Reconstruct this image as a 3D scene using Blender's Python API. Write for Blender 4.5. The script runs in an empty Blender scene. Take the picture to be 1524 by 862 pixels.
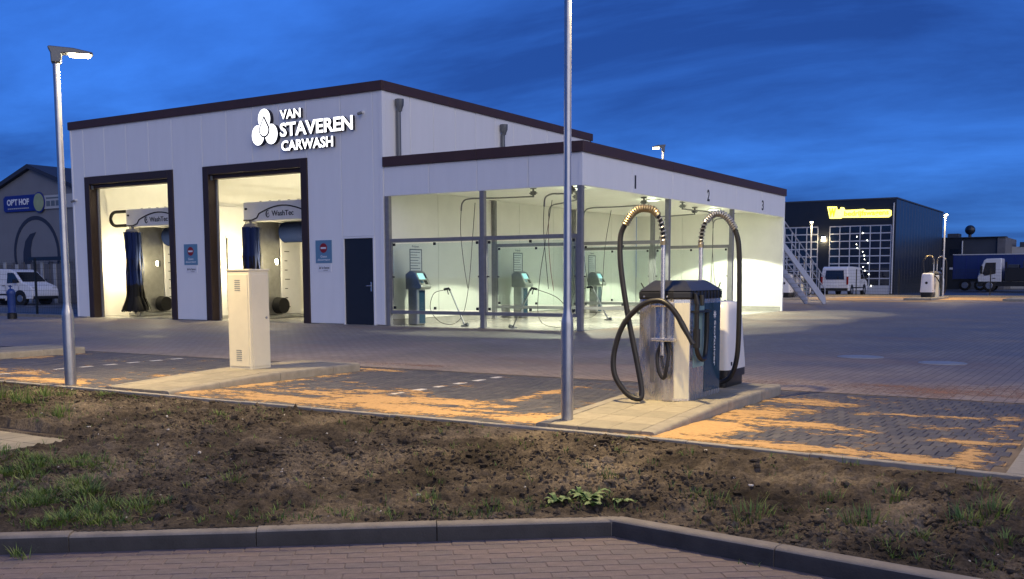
import bpy, bmesh, math, random
import numpy as np
from mathutils import Matrix, Vector
random.seed(7); rng = np.random.default_rng(11)
scene = bpy.context.scene
col = scene.collection
rad = math.radians

# ------------------------------------------------------------------ camera
CAM = Vector((0, 0, 1.3))
yaw, pitch, roll = 0.556949, -0.0966231, -0.0036746
F = Vector((-math.sin(yaw) * math.cos(pitch), math.cos(yaw) * math.cos(pitch), math.sin(pitch)))
Rt = Vector((math.cos(yaw), math.sin(yaw), 0)); Up = Rt.cross(F)
r_ = math.cos(roll) * Rt + math.sin(roll) * Up; u_ = -math.sin(roll) * Rt + math.cos(roll) * Up
cd = bpy.data.cameras.new('camera'); cam = bpy.data.objects.new('camera', cd); col.objects.link(cam)
cam.matrix_world = Matrix(((r_.x, u_.x, -F.x, CAM.x), (r_.y, u_.y, -F.y, CAM.y), (r_.z, u_.z, -F.z, CAM.z), (0, 0, 0, 1)))
cd.sensor_width = 36; cd.lens = 1499.54 * 36 / 1524; cd.shift_y = (558.18 - 431) / 1524
cd.clip_start = 0.05; cd.clip_end = 6000
scene.camera = cam

# ------------------------------------------------------------------ dusk sky, exposure
SUN_EL, SUN_ROT = rad(10.0), rad(120)
SKY_STRENGTH = 0.070
world = bpy.data.worlds.new('World'); scene.world = world; world.use_nodes = True
nt = world.node_tree; nt.nodes.clear()
def N(nt, t, **kw):
    n = nt.nodes.new(t)
    for k, v in kw.items():
        if k in n.inputs: n.inputs[k].default_value = v
        else: setattr(n, k, v)
    return n
sky = N(nt, 'ShaderNodeTexSky', sky_type='NISHITA', sun_disc=False, sun_elevation=SUN_EL, sun_rotation=SUN_ROT, altitude=0, air_density=1.0, dust_density=0.4, ozone_density=4.0)
tc = N(nt, 'ShaderNodeTexCoord')
sep = N(nt, 'ShaderNodeSeparateXYZ'); nt.links.new(tc.outputs['Generated'], sep.inputs[0])
zc = N(nt, 'ShaderNodeMath', operation='MAXIMUM'); nt.links.new(sep.outputs[2], zc.inputs[0]); zc.inputs[1].default_value = 0.0
za = N(nt, 'ShaderNodeMath', operation='ADD'); nt.links.new(zc.outputs[0], za.inputs[0]); za.inputs[1].default_value = 0.16
cb = N(nt, 'ShaderNodeCombineXYZ')
for i in (0, 1):
    d = N(nt, 'ShaderNodeMath', operation='DIVIDE'); nt.links.new(sep.outputs[i], d.inputs[0]); nt.links.new(za.outputs[0], d.inputs[1]); nt.links.new(d.outputs[0], cb.inputs[i])
mp = N(nt, 'ShaderNodeMapping'); mp.inputs['Scale'].default_value = (1.0, 1.5, 1); mp.inputs['Rotation'].default_value = (0, 0, rad(-24)); mp.inputs['Location'].default_value = (3.1, 1.7, 0)
nt.links.new(cb.outputs[0], mp.inputs[0])
cn = N(nt, 'ShaderNodeTexNoise', Scale=0.66, Detail=9.0, Roughness=0.60, Distortion=0.35); nt.links.new(mp.outputs[0], cn.inputs['Vector'])
cr = N(nt, 'ShaderNodeValToRGB'); cr.color_ramp.elements[0].position = 0.34; cr.color_ramp.elements[1].position = 0.70
cr.color_ramp.elements[0].color = (0.62, 0.50, 0.50, 1); cr.color_ramp.elements[1].color = (1.62, 1.40, 1.22, 1)
nt.links.new(cn.outputs[0], cr.inputs[0])
tint = N(nt, 'ShaderNodeMix', data_type='RGBA', blend_type='MULTIPLY'); tint.inputs[0].default_value = 1
nt.links.new(sky.outputs[0], tint.inputs[6]); tint.inputs[7].default_value = (0.26, 0.82, 2.3, 1)
deck = N(nt, 'ShaderNodeMix', data_type='RGBA'); deck.inputs[0].default_value = 0.80; nt.links.new(tint.outputs[2], deck.inputs[6]); deck.inputs[7].default_value = (0.27, 1.22, 5.3, 1)   # thin dusk cloud deck over the clear sky
mul = N(nt, 'ShaderNodeMix', data_type='RGBA', blend_type='MULTIPLY'); mul.inputs[0].default_value = 1
nt.links.new(deck.outputs[2], mul.inputs[6]); nt.links.new(cr.outputs[0], mul.inputs[7])
bg = N(nt, 'ShaderNodeBackground', Strength=SKY_STRENGTH); nt.links.new(mul.outputs[2], bg.inputs[0])
out = N(nt, 'ShaderNodeOutputWorld'); nt.links.new(bg.outputs[0], out.inputs[0])
vs = scene.view_settings; vs.view_transform = 'Standard'; vs.look = 'None'; vs.gamma = 1; vs.use_curve_mapping = False
vs.exposure = 0.65
scene.render.engine = 'CYCLES'; scene.cycles.use_denoising = True
scene.cycles.max_bounces = 8; scene.cycles.sample_clamp_indirect = 6; scene.cycles.caustics_reflective = False; scene.cycles.caustics_refractive = False

# fill light added in the warm tone of an afterglow, very soft and low
sd_ = bpy.data.lights.new('sun_fill', 'SUN'); sd_.energy = 1.22; sd_.angle = rad(80); sd_.color = (1.0, 0.87, 0.70)
sun_fill = bpy.data.objects.new('sun_fill', sd_); col.objects.link(sun_fill)
sv = Vector((math.sin(SUN_ROT) * math.cos(SUN_EL), math.cos(SUN_ROT) * math.cos(SUN_EL), math.sin(SUN_EL)))
sun_fill.rotation_euler = sv.to_track_quat('Z', 'Y').to_euler()

STREET_W = 820.0          # watts of one street lamp
WARM = (1.0, 0.75, 0.38)

# ------------------------------------------------------------------ materials
MATS = {}
def mat(name, color, rough=0.6, metal=0.0, noise=0.0, nscale=6.0, bump=0.0, bscale=60.0, emit=None, estr=0.0, spec=None, stretch=(1, 1, 1), trans=0.0, ior=1.45, alpha=1.0):
    if name in MATS: return MATS[name]
    m = bpy.data.materials.new(name); m.use_nodes = True; t = m.node_tree; b = t.nodes['Principled BSDF']
    b.inputs['Base Color'].default_value = (*color, 1); b.inputs['Roughness'].default_value = rough; b.inputs['Metallic'].default_value = metal
    if spec is not None: b.inputs['Specular IOR Level'].default_value = spec
    b.inputs['Transmission Weight'].default_value = trans; b.inputs['IOR'].default_value = ior; b.inputs['Alpha'].default_value = alpha
    if emit: b.inputs['Emission Color'].default_value = (*emit, 1); b.inputs['Emission Strength'].default_value = estr
    if noise or bump:
        c = N(t, 'ShaderNodeTexCoord'); mp = N(t, 'ShaderNodeMapping'); mp.inputs['Scale'].default_value = stretch; t.links.new(c.outputs['Object'], mp.inputs[0])
    if noise:
        n = N(t, 'ShaderNodeTexNoise', Scale=nscale, Detail=6.0, Roughness=0.62); t.links.new(mp.outputs[0], n.inputs['Vector'])
        r = N(t, 'ShaderNodeMapRange'); r.inputs[1].default_value = 0.25; r.inputs[2].default_value = 0.75; r.inputs[3].default_value = 1 - noise; r.inputs[4].default_value = 1 + noise
        t.links.new(n.outputs[0], r.inputs[0])
        x = N(t, 'ShaderNodeMix', data_type='RGBA', blend_type='MULTIPLY'); x.inputs[0].default_value = 1; x.inputs[6].default_value = (*color, 1)
        t.links.new(r.outputs[0], x.inputs[7]); t.links.new(x.outputs[2], b.inputs['Base Color'])
        r2 = N(t, 'ShaderNodeMapRange'); r2.inputs[3].default_value = max(0.02, rough - noise * .5); r2.inputs[4].default_value = min(1, rough + noise * .5)
        t.links.new(n.outputs[0], r2.inputs[0]); t.links.new(r2.outputs[0], b.inputs['Roughness'])
    if bump:
        n2 = N(t, 'ShaderNodeTexNoise', Scale=bscale, Detail=5.0); t.links.new(mp.outputs[0], n2.inputs['Vector'])
        bp = N(t, 'ShaderNodeBump', Strength=bump, Distance=0.01); t.links.new(n2.outputs[0], bp.inputs['Height']); t.links.new(bp.outputs[0], b.inputs['Normal'])
    MATS[name] = m; return m
def glass(name, tint, refl=0.5, rough=0.0, through=0.9):
    m = bpy.data.materials.new(name); m.use_nodes = True; t = m.node_tree; t.nodes.clear()
    tr = N(t, 'ShaderNodeBsdfTransparent'); tr.inputs[0].default_value = (*tint, 1)
    gl = N(t, 'ShaderNodeBsdfGlossy', Roughness=rough); fr = N(t, 'ShaderNodeFresnel', IOR=1.45)
    mx = N(t, 'ShaderNodeMixShader'); o = N(t, 'ShaderNodeOutputMaterial')
    k = N(t, 'ShaderNodeMath', operation='MULTIPLY'); k.inputs[1].default_value = refl * 2; k.use_clamp = True
    t.links.new(fr.outputs[0], k.inputs[0]); t.links.new(k.outputs[0], mx.inputs[0]); t.links.new(tr.outputs[0], mx.inputs[1]); t.links.new(gl.outputs[0], mx.inputs[2]); t.links.new(mx.outputs[0], o.inputs[0])
    MATS[name] = m; return m
def M(n): return MATS[n]

mat('white_panel', (0.85, 0.85, 0.84), 0.42, noise=0.03, nscale=1.6, stretch=(2.5, 2.5, .35))
mat('white_inside', (0.80, 0.79, 0.74), 0.45, noise=0.05, nscale=1.5)
mat('gate_brown', (0.045, 0.027, 0.020), 0.5, noise=0.12, nscale=3)
mat('brown_trim', (0.070, 0.036, 0.030), 0.55, noise=0.12, nscale=3)
mat('door_dark', (0.018, 0.022, 0.030), 0.45, noise=0.1, nscale=5)
mat('galvanised', (0.40, 0.41, 0.43), 0.34, metal=0.85, noise=0.14, nscale=9, bump=0.05, bscale=30)
mat('rail_steel', (0.20, 0.20, 0.21), 0.6, metal=0.0, noise=0.15, nscale=8)
mat('steel', (0.72, 0.70, 0.67), 0.27, metal=0.88, noise=0.10, nscale=5, stretch=(6, 6, .6))
mat('steel_dull', (0.42, 0.42, 0.42), 0.35, metal=0.9, noise=0.15, nscale=6)
mat('brass', (0.36, 0.30, 0.19), 0.42, metal=0.9, noise=0.12, nscale=20)
mat('rubber', (0.012, 0.012, 0.013), 0.42, noise=0.15, nscale=10)
mat('black_plastic', (0.018, 0.019, 0.021), 0.35, noise=0.15, nscale=12, bump=0.05, bscale=200)
mat('white_plastic', (0.74, 0.74, 0.73), 0.32, noise=0.05, nscale=4)
mat('cream_paint', (0.70, 0.66, 0.51), 0.45, noise=0.06, nscale=4, bump=0.02, bscale=150)
mat('vac_teal', (0.22, 0.36, 0.37), 0.15, noise=0.06, nscale=4)
mat('vac_cream_lit', (0.78, 0.73, 0.52), 0.4, noise=0.10, nscale=9, stretch=(4, 4, .5))  # cream strip with the lamplight's yellow put into its colour
mat('vac_blue', (0.03, 0.075, 0.13), 0.12, metal=0.2, noise=0.05, nscale=3)
mat('dark_slot', (0.02, 0.02, 0.02), 0.7)
mat('lamp_grey', (0.16, 0.17, 0.18), 0.5, metal=0.4, noise=0.1, nscale=10)
mat('led', (1, 1, 1), 0.5, emit=(1.0, 0.84, 0.55), estr=40)
mat('led_white', (1, 1, 1), 0.5, emit=(1.0, 0.93, 0.72), estr=12)
mat('led_disc', (1, 1, 1), 0.5, emit=(1.0, 0.98, 0.80), estr=3.0)
mat('bay_bulb', (1, 1, 1), 0.5, emit=(1.0, 0.88, 0.55), estr=50)
mat('sign_face', (0.9, 0.9, 0.9), 0.4, emit=(1.0, 1.0, 1.0), estr=1.6)
mat('sign_side', (0.02, 0.02, 0.03), 0.5)
mat('sign_yellow', (0.9, 0.8, 0.1), 0.4, emit=(1.0, 0.62, 0.0), estr=.75)
mat('sign_halo', (0.9, 0.9, 0.7), 0.4, emit=(1.0, 0.84, 0.10), estr=1.7)
mat('plate_blue', (0.13, 0.26, 0.38), 0.4)
mat('plate_white', (0.75, 0.76, 0.78), 0.4)
mat('stop_red', (0.28, 0.02, 0.025), 0.45)
mat('ink', (0.012, 0.014, 0.02), 0.6)
mat('ink_grey', (0.12, 0.15, 0.17), 0.6)
mat('kerb', (0.29, 0.265, 0.21), 0.85, noise=0.22, nscale=9, bump=0.25, bscale=110)
mat('kerb_face_shade', (0.048, 0.046, 0.046), 0.85, noise=0.35, nscale=6, bump=0.35, bscale=80)
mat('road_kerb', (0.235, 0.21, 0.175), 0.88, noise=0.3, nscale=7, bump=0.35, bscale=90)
mat('tile_a', (0.33, 0.295, 0.215), 0.85, noise=0.16, nscale=11, bump=0.2, bscale=120)
mat('tile_b', (0.285, 0.258, 0.19), 0.85, noise=0.18, nscale=10, bump=0.2, bscale=120)
mat('edging', (0.27, 0.255, 0.225), 0.85, noise=0.2, nscale=10, bump=0.2, bscale=110)
mat('paver_a', (0.098, 0.096, 0.098), 0.58, noise=0.22, nscale=14, bump=0.25, bscale=150, spec=.22)
mat('paver_b', (0.118, 0.114, 0.112), 0.6, noise=0.22, nscale=12, bump=0.25, bscale=150, spec=.22)
mat('paver_c', (0.082, 0.082, 0.086), 0.56, noise=0.22, nscale=12, bump=0.25, bscale=150, spec=.22)
mat('paver_white', (0.66, 0.64, 0.58), 0.7, noise=0.12, nscale=14, bump=0.15, bscale=150)
mat('joint_sand', (0.165, 0.132, 0.092), 0.95, noise=0.3, nscale=3)
mat('road_joint', (0.150, 0.120, 0.112), 0.95, noise=0.3, nscale=20)
mat('road_brick_a', (0.172, 0.138, 0.130), 0.8, noise=0.30, nscale=16, bump=0.4, bscale=120)
mat('road_brick_b', (0.182, 0.142, 0.132), 0.8, noise=0.30, nscale=13, bump=0.4, bscale=120)
mat('road_brick_c', (0.160, 0.132, 0.127), 0.8, noise=0.30, nscale=13, bump=0.4, bscale=120)
mat('concrete_floor', (0.42, 0.41, 0.37), 0.20, noise=0.2, nscale=2.2, bump=0.1, bscale=40)
mat('asphalt', (0.06, 0.063, 0.072), 0.42, noise=0.3, nscale=.5, bump=0.1, bscale=30)
mat('far_land', (0.035, 0.045, 0.03), 0.95, noise=0.3, nscale=.05)
mat('clad_dark', (0.020, 0.024, 0.032), 0.3, noise=0.1, nscale=2)
mat('clad_mid', (0.045, 0.055, 0.075), 0.6, noise=0.12, nscale=1)
mat('gable_grey', (0.19, 0.195, 0.21), 0.7, noise=0.08, nscale=1)
mat('gable_dark', (0.028, 0.036, 0.060), 0.7)
mat('board_grey', (0.14, 0.14, 0.15), 0.8, noise=0.25, nscale=2)
mat('panel_blue', (0.012, 0.025, 0.20), 0.5)
mat('logo_green', (0.30, 0.36, 0.20), 0.6, noise=0.15, nscale=4)
mat('panel_pale', (0.42, 0.43, 0.43), 0.6)
mat('car_white', (0.72, 0.73, 0.75), 0.22, noise=0.03, nscale=2)
mat('car_black', (0.015, 0.016, 0.018), 0.5)
mat('car_glass', (0.012, 0.015, 0.02), 0.05, spec=0.8)
mat('tyre', (0.014, 0.014, 0.015), 0.8)
mat('rim', (0.35, 0.35, 0.36), 0.35, metal=0.8)
mat('tail_red', (0.25, 0.01, 0.01), 0.25)
mat('clear_lamp', (0.6, 0.62, 0.65), 0.15)
mat('truck_blue', (0.012, 0.035, 0.16), 0.55, noise=0.1, nscale=2)
mat('fence_dark', (0.014, 0.018, 0.020), 0.55)
mat('pane', (0.012, 0.018, 0.030), 0.06, spec=0.9)
mat('alu', (0.55, 0.57, 0.60), 0.45, metal=0.1)
mat('galv_bright', (0.55, 0.57, 0.60), 0.5, metal=0.2, noise=0.1, nscale=5)
mat('brush_black', (0.005, 0.005, 0.006), 0.7)
mat('brush_blue', (0.006, 0.022, 0.11), 0.85)
mat('screen', (0.1, 0.2, 0.2), 0.2, emit=(0.45, 0.85, 0.80), estr=.9)
mat('service_blue', (0.02, 0.05, 0.20), 0.45, noise=0.1, nscale=8)
mat('pipe_red', (0.13, 0.022, 0.02), 0.5)
mat('pebble', (0.55, 0.52, 0.47), 0.8, noise=0.2, nscale=30)
mat('clod', (0.040, 0.030, 0.022), 0.98, noise=0.4, nscale=12)
mat('manhole_iron', (0.33, 0.33, 0.32), 0.5, noise=0.2, nscale=8, bump=0.3, bscale=60)
glass('bay_glass', (0.935, 0.98, 0.965), 0.5)

def thin_sand(name, color, thick):
    m = mat(name, color, 0.95, noise=0.2, nscale=25, bump=0.6, bscale=160); t = m.node_tree; b = t.nodes['Principled BSDF']
    gm = N(t, 'ShaderNodeNewGeometry'); sp = N(t, 'ShaderNodeSeparateXYZ'); t.links.new(gm.outputs['Position'], sp.inputs[0])
    n = N(t, 'ShaderNodeTexNoise', Scale=190.0, Detail=2.0); t.links.new(gm.outputs['Position'], n.inputs['Vector'])
    n2 = N(t, 'ShaderNodeTexNoise', Scale=26.0, Detail=4.0); t.links.new(gm.outputs['Position'], n2.inputs['Vector'])
    h = N(t, 'ShaderNodeMapRange'); h.inputs[1].default_value = -.002; h.inputs[2].default_value = thick; h.clamp = False; t.links.new(sp.outputs[2], h.inputs[0])
    a = N(t, 'ShaderNodeMath', operation='ADD'); t.links.new(h.outputs[0], a.inputs[0]); t.links.new(n.outputs[0], a.inputs[1])
    a2 = N(t, 'ShaderNodeMath', operation='ADD'); t.links.new(a.outputs[0], a2.inputs[0]); t.links.new(n2.outputs[0], a2.inputs[1])
    r = N(t, 'ShaderNodeMapRange'); r.inputs[1].default_value = 1.12; r.inputs[2].default_value = 1.62; t.links.new(a2.outputs[0], r.inputs[0]); t.links.new(r.outputs[0], b.inputs['Alpha'])
def soil_material():
    m = bpy.data.materials.new('soil'); m.use_nodes = True; t = m.node_tree; b = t.nodes['Principled BSDF']; b.inputs['Roughness'].default_value = 0.97; b.inputs['Specular IOR Level'].default_value = 0.15
    c = N(t, 'ShaderNodeTexCoord')
    n = N(t, 'ShaderNodeTexNoise', Scale=1.3, Detail=9.0, Roughness=0.68); t.links.new(c.outputs['Object'], n.inputs['Vector'])
    r = N(t, 'ShaderNodeValToRGB'); e = r.color_ramp.elements; e[0].position = 0.34; e[0].color = (0.024, 0.020, 0.016, 1); e[1].position = 0.68; e[1].color = (0.215, 0.175, 0.125, 1)
    k = e.new(0.5); k.color = (0.085, 0.069, 0.052, 1); t.links.new(n.outputs[0], r.inputs[0])
    n2 = N(t, 'ShaderNodeTexNoise', Scale=45.0, Detail=6.0, Roughness=0.75); t.links.new(c.outputs['Object'], n2.inputs['Vector'])
    r2 = N(t, 'ShaderNodeMapRange'); r2.inputs[1].default_value = .3; r2.inputs[2].default_value = .7; r2.inputs[3].default_value = .38; r2.inputs[4].default_value = 1.62; t.links.new(n2.outputs[0], r2.inputs[0])
    x = N(t, 'ShaderNodeMix', data_type='RGBA', blend_type='MULTIPLY'); x.inputs[0].default_value = 1; t.links.new(r.outputs[0], x.inputs[6]); t.links.new(r2.outputs[0], x.inputs[7]); t.links.new(x.outputs[2], b.inputs['Base Color'])
    bp = N(t, 'ShaderNodeBump', Strength=0.9, Distance=0.012); t.links.new(n2.outputs[0], bp.inputs['Height']); t.links.new(bp.outputs[0], b.inputs['Normal'])
    MATS['soil'] = m
soil_material()
thin_sand('sand', (0.52, 0.325, 0.14), .0055); thin_sand('red_sand', (0.36, 0.20, 0.125), .0040)
def paving_material():
    # pavers beyond the range where single stones can be told apart
    m = bpy.data.materials.new('far_paving'); m.use_nodes = True; t = m.node_tree; b = t.nodes['Principled BSDF']
    b.inputs['Specular IOR Level'].default_value = .18; c = N(t, 'ShaderNodeTexCoord'); mp = N(t, 'ShaderNodeMapping'); mp.inputs['Rotation'].default_value = (0, 0, rad(90)); t.links.new(c.outputs['Object'], mp.inputs[0])
    br = N(t, 'ShaderNodeTexBrick', Scale=1.0); br.inputs['Brick Width'].default_value = .21; br.inputs['Row Height'].default_value = .105; br.inputs['Mortar Size'].default_value = .006
    br.inputs['Color1'].default_value = (.285, .236, .190, 1); br.inputs['Color2'].default_value = (.335, .280, .225, 1); br.inputs['Mortar'].default_value = (.16, .13, .105, 1); br.inputs['Bias'].default_value = 0
    t.links.new(mp.outputs[0], br.inputs['Vector'])
    n = N(t, 'ShaderNodeTexNoise', Scale=.55, Detail=7.0, Roughness=.6); t.links.new(c.outputs['Object'], n.inputs['Vector'])
    # swept-in joint sand and dust, drifts with a shape of their own
    st = N(t, 'ShaderNodeMapping'); st.inputs['Scale'].default_value = (.16, .42, 1); t.links.new(c.outputs['Object'], st.inputs[0])
    n3 = N(t, 'ShaderNodeTexNoise', Scale=1.0, Detail=8.0, Roughness=.62); t.links.new(st.outputs[0], n3.inputs['Vector'])
    r3 = N(t, 'ShaderNodeMapRange'); r3.inputs[1].default_value = .50; r3.inputs[2].default_value = .74; r3.inputs[4].default_value = .62; t.links.new(n3.outputs[0], r3.inputs[0])
    mx = N(t, 'ShaderNodeMix', data_type='RGBA'); t.links.new(r3.outputs[0], mx.inputs[0]); t.links.new(br.outputs[0], mx.inputs[6]); mx.inputs[7].default_value = (.34, .215, .14, 1)
    r4 = N(t, 'ShaderNodeMapRange'); r4.inputs[1].default_value = .3; r4.inputs[2].default_value = .7; r4.inputs[3].default_value = .72; r4.inputs[4].default_value = 1.25; t.links.new(n.outputs[0], r4.inputs[0])
    x = N(t, 'ShaderNodeMix', data_type='RGBA', blend_type='MULTIPLY'); x.inputs[0].default_value = 1; t.links.new(mx.outputs[2], x.inputs[6]); t.links.new(r4.outputs[0], x.inputs[7]); t.links.new(x.outputs[2], b.inputs['Base Color'])
    r5 = N(t, 'ShaderNodeMapRange'); r5.inputs[1].default_value = .35; r5.inputs[2].default_value = .65; r5.inputs[3].default_value = .50; r5.inputs[4].default_value = .78; t.links.new(n.outputs[0], r5.inputs[0]); t.links.new(r5.outputs[0], b.inputs['Roughness'])
    bp = N(t, 'ShaderNodeBump', Strength=.35, Distance=.006); t.links.new(br.outputs['Fac'], bp.inputs['Height']); bp.invert = True; t.links.new(bp.outputs[0], b.inputs['Normal'])
    MATS['far_paving'] = m
paving_material()
def grass_material(name, c1, c2):
    m = bpy.data.materials.new(name); m.use_nodes = True; t = m.node_tree; b = t.nodes['Principled BSDF']; b.inputs['Roughness'].default_value = .6
    c = N(t, 'ShaderNodeTexCoord'); n = N(t, 'ShaderNodeTexNoise', Scale=9.0, Detail=3.0); t.links.new(c.outputs['Object'], n.inputs['Vector'])
    r = N(t, 'ShaderNodeValToRGB'); r.color_ramp.elements[0].position = .35; r.color_ramp.elements[1].position = .65; r.color_ramp.elements[0].color = (*c1, 1); r.color_ramp.elements[1].color = (*c2, 1)
    k = r.color_ramp.elements.new(.80); k.color = (c2[0] * 1.5, c2[1] * 1.05, c2[2] * 1.6, 1)
    t.links.new(n.outputs[0], r.inputs[0]); t.links.new(r.outputs[0], b.inputs['Base Color']); MATS[name] = m
grass_material('grass', (0.050, 0.115, 0.016), (0.165, 0.235, 0.045))
grass_material('weed_leaf', (0.045, 0.115, 0.022), (0.10, 0.19, 0.04))

# ------------------------------------------------------------------ mesh helpers
class MB:
    def __init__(s): s.v = []; s.f = []; s.m = []
    def add(s, vs, fs, mi=0):
        o = len(s.v); s.v += [tuple(p) for p in vs]; s.f += [tuple(i + o for i in f) for f in fs]; s.m += [mi] * len(fs); return s
    def box(s, x0, x1, y0, y1, z0, z1, mi=0):
        return s.add([(x0, y0, z0), (x1, y0, z0), (x1, y1, z0), (x0, y1, z0), (x0, y0, z1), (x1, y0, z1), (x1, y1, z1), (x0, y1, z1)],
                     [(0, 3, 2, 1), (4, 5, 6, 7), (0, 1, 5, 4), (1, 2, 6, 5), (2, 3, 7, 6), (3, 0, 4, 7)], mi)
    def tube(s, pts, r, n=8, mi=0, cap=True):
        pts = [Vector(p) for p in pts]; rs = r if isinstance(r, (list, tuple)) else [r] * len(pts)
        rings = []; prev = None
        for i, p in enumerate(pts):
            t = (pts[min(i + 1, len(pts) - 1)] - pts[max(i - 1, 0)])
            t = t.normalized() if t.length > 1e-9 else Vector((0, 0, 1))
            if prev is None:
                a = Vector((1, 0, 0)) if abs(t.x) < .8 else Vector((0, 1, 0))
                n1 = (a - t * a.dot(t)).normalized()
            else:
                n1 = prev - t * prev.dot(t); n1 = n1.normalized() if n1.length > 1e-6 else t.orthogonal().normalized()
            prev = n1; n2 = t.cross(n1)
            rings.append([p + (n1 * math.cos(2 * math.pi * k / n) + n2 * math.sin(2 * math.pi * k / n)) * rs[i] for k in range(n)])
        vs = [q for ring in rings for q in ring]; fs = []
        for i in range(len(rings) - 1):
            for k in range(n):
                k2 = (k + 1) % n; fs.append((i * n + k, i * n + k2, (i + 1) * n + k2, (i + 1) * n + k))
        if cap: fs.append(tuple(range(n - 1, -1, -1))); fs.append(tuple((len(rings) - 1) * n + k for k in range(n)))
        return s.add(vs, fs, mi)
    def lathe(s, prof, c=(0, 0, 0), n=20, mi=0):
        vs = [(c[0] + r * math.cos(2 * math.pi * k / n), c[1] + r * math.sin(2 * math.pi * k / n), c[2] + z) for r, z in prof for k in range(n)]
        fs = [(i * n + k, i * n + (k + 1) % n, (i + 1) * n + (k + 1) % n, (i + 1) * n + k) for i in range(len(prof) - 1) for k in range(n)]
        fs.append(tuple(range(n - 1, -1, -1))); fs.append(tuple((len(prof) - 1) * n + k for k in range(n)))
        return s.add(vs, fs, mi)
    def prism(s, poly, a0, a1, axis='y', mi=0):
        # poly: 2D points; extruded along axis from a0 to a1. axis y: (x,z); x: (y,z); z: (x,y)
        def P(p, a): return (p[0], a, p[1]) if axis == 'y' else ((a, p[0], p[1]) if axis == 'x' else (p[0], p[1], a))
        n = len(poly); vs = [P(p, a0) for p in poly] + [P(p, a1) for p in poly]
        return s.add(vs, [tuple(range(n - 1, -1, -1)), tuple(range(n, 2 * n))] + [(i, (i + 1) % n, (i + 1) % n + n, i + n) for i in range(n)], mi)
    def build(s, name, mats, parent=None, smooth=False, bevel=0, seg=2, recalc=True):
        me = bpy.data.meshes.new(name); me.from_pydata(s.v, [], s.f)
        for m in (mats if isinstance(mats, (list, tuple)) else [mats]): me.materials.append(M(m))
        if any(s.m): me.polygons.foreach_set('material_index', s.m)
        if recalc:
            bm = bmesh.new(); bm.from_mesh(me); bmesh.ops.recalc_face_normals(bm, faces=bm.faces); bm.to_mesh(me); bm.free()
        o = bpy.data.objects.new(name, me); col.objects.link(o)
        if smooth: smooth_by_angle(me)
        if bevel:
            b = o.modifiers.new('bevel', 'BEVEL'); b.width = bevel; b.segments = seg; b.limit_method = 'ANGLE'; b.angle_limit = rad(35)
        if parent is not None: attach(o, parent)
        return o
def smooth_by_angle(me, ang=40):
    me.polygons.foreach_set('use_smooth', [True] * len(me.polygons))
    bm = bmesh.new(); bm.from_mesh(me)
    for e in bm.edges:
        if len(e.link_faces) == 2 and e.calc_face_angle(0) > rad(ang): e.smooth = False
    bm.to_mesh(me); bm.free()
def wmat(o):
    m = Matrix.LocRotScale(o.location, o.rotation_euler, o.scale)
    if o.parent: m = wmat(o.parent) @ o.matrix_parent_inverse @ m
    return m
def attach(o, parent):
    o.parent = parent; o.matrix_parent_inverse = wmat(parent).inverted()
def tag(o, label, cat, group=None):
    o['label'] = label; o['category'] = cat
    if group: o['group'] = group
    return o
def thing(name, label, cat, loc=(0, 0, 0), group=None):
    o = bpy.data.objects.new(name, None); col.objects.link(o); o.location = loc; o.empty_display_size = .3
    return tag(o, label, cat, group)
def struct(o, kind='structure'): o['kind'] = kind; return o
def copy_tree(o, parent=None):
    c = o.copy(); col.objects.link(c)
    if parent is not None: c.parent = parent; c.matrix_parent_inverse = o.matrix_parent_inverse.copy()
    for ch in [x for x in o.children]: copy_tree(ch, c)
    return c
def place(o, loc, rz=0.0, label=None):
    o.location = loc; o.rotation_euler = (0, 0, rz)
    if label: o['label'] = label
    return o
def spline(pts, n=8):
    P = [Vector(p) for p in pts]; out = []
    for i in range(len(P) - 1):
        p0, p1, p2, p3 = P[max(i - 1, 0)], P[i], P[i + 1], P[min(i + 2, len(P) - 1)]
        for k in range(n):
            t = k / n; out.append(.5 * ((2 * p1) + (-p0 + p2) * t + (2 * p0 - 5 * p1 + 4 * p2 - p3) * t * t + (-p0 + 3 * p1 - 3 * p2 + p3) * t ** 3))
    return out + [P[-1]]
def text_mesh(body, size, ext=0.0, bold=0.0, align='LEFT', res=3):
    c = bpy.data.curves.new('text', 'FONT'); c.body = body; c.size = size; c.extrude = ext; c.offset = bold; c.align_x = align; c.resolution_u = res
    o = bpy.data.objects.new('text', c); me = bpy.data.meshes.new_from_object(o); bpy.data.objects.remove(o); bpy.data.curves.remove(c); return me
def extent(me):
    a = np.empty(len(me.vertices) * 3); me.vertices.foreach_get('co', a); a = a.reshape(-1, 3); return a.min(0), a.max(0)
def put_mesh(me, name, mats, M4, parent=None):
    me.transform(M4); me.materials.clear()
    for m in (mats if isinstance(mats, (list, tuple)) else [mats]): me.materials.append(M(m))
    o = bpy.data.objects.new(name, me); col.objects.link(o)
    if parent is not None: attach(o, parent)
    return o
FRONT = Matrix(((1, 0, 0, 0), (0, 0, -1, 0), (0, 1, 0, 0), (0, 0, 0, 1)))        # text plane facing -y
SIDE = Matrix(((0, 0, 1, 0), (1, 0, 0, 0), (0, 1, 0, 0), (0, 0, 0, 1)))          # text plane facing +x
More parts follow.
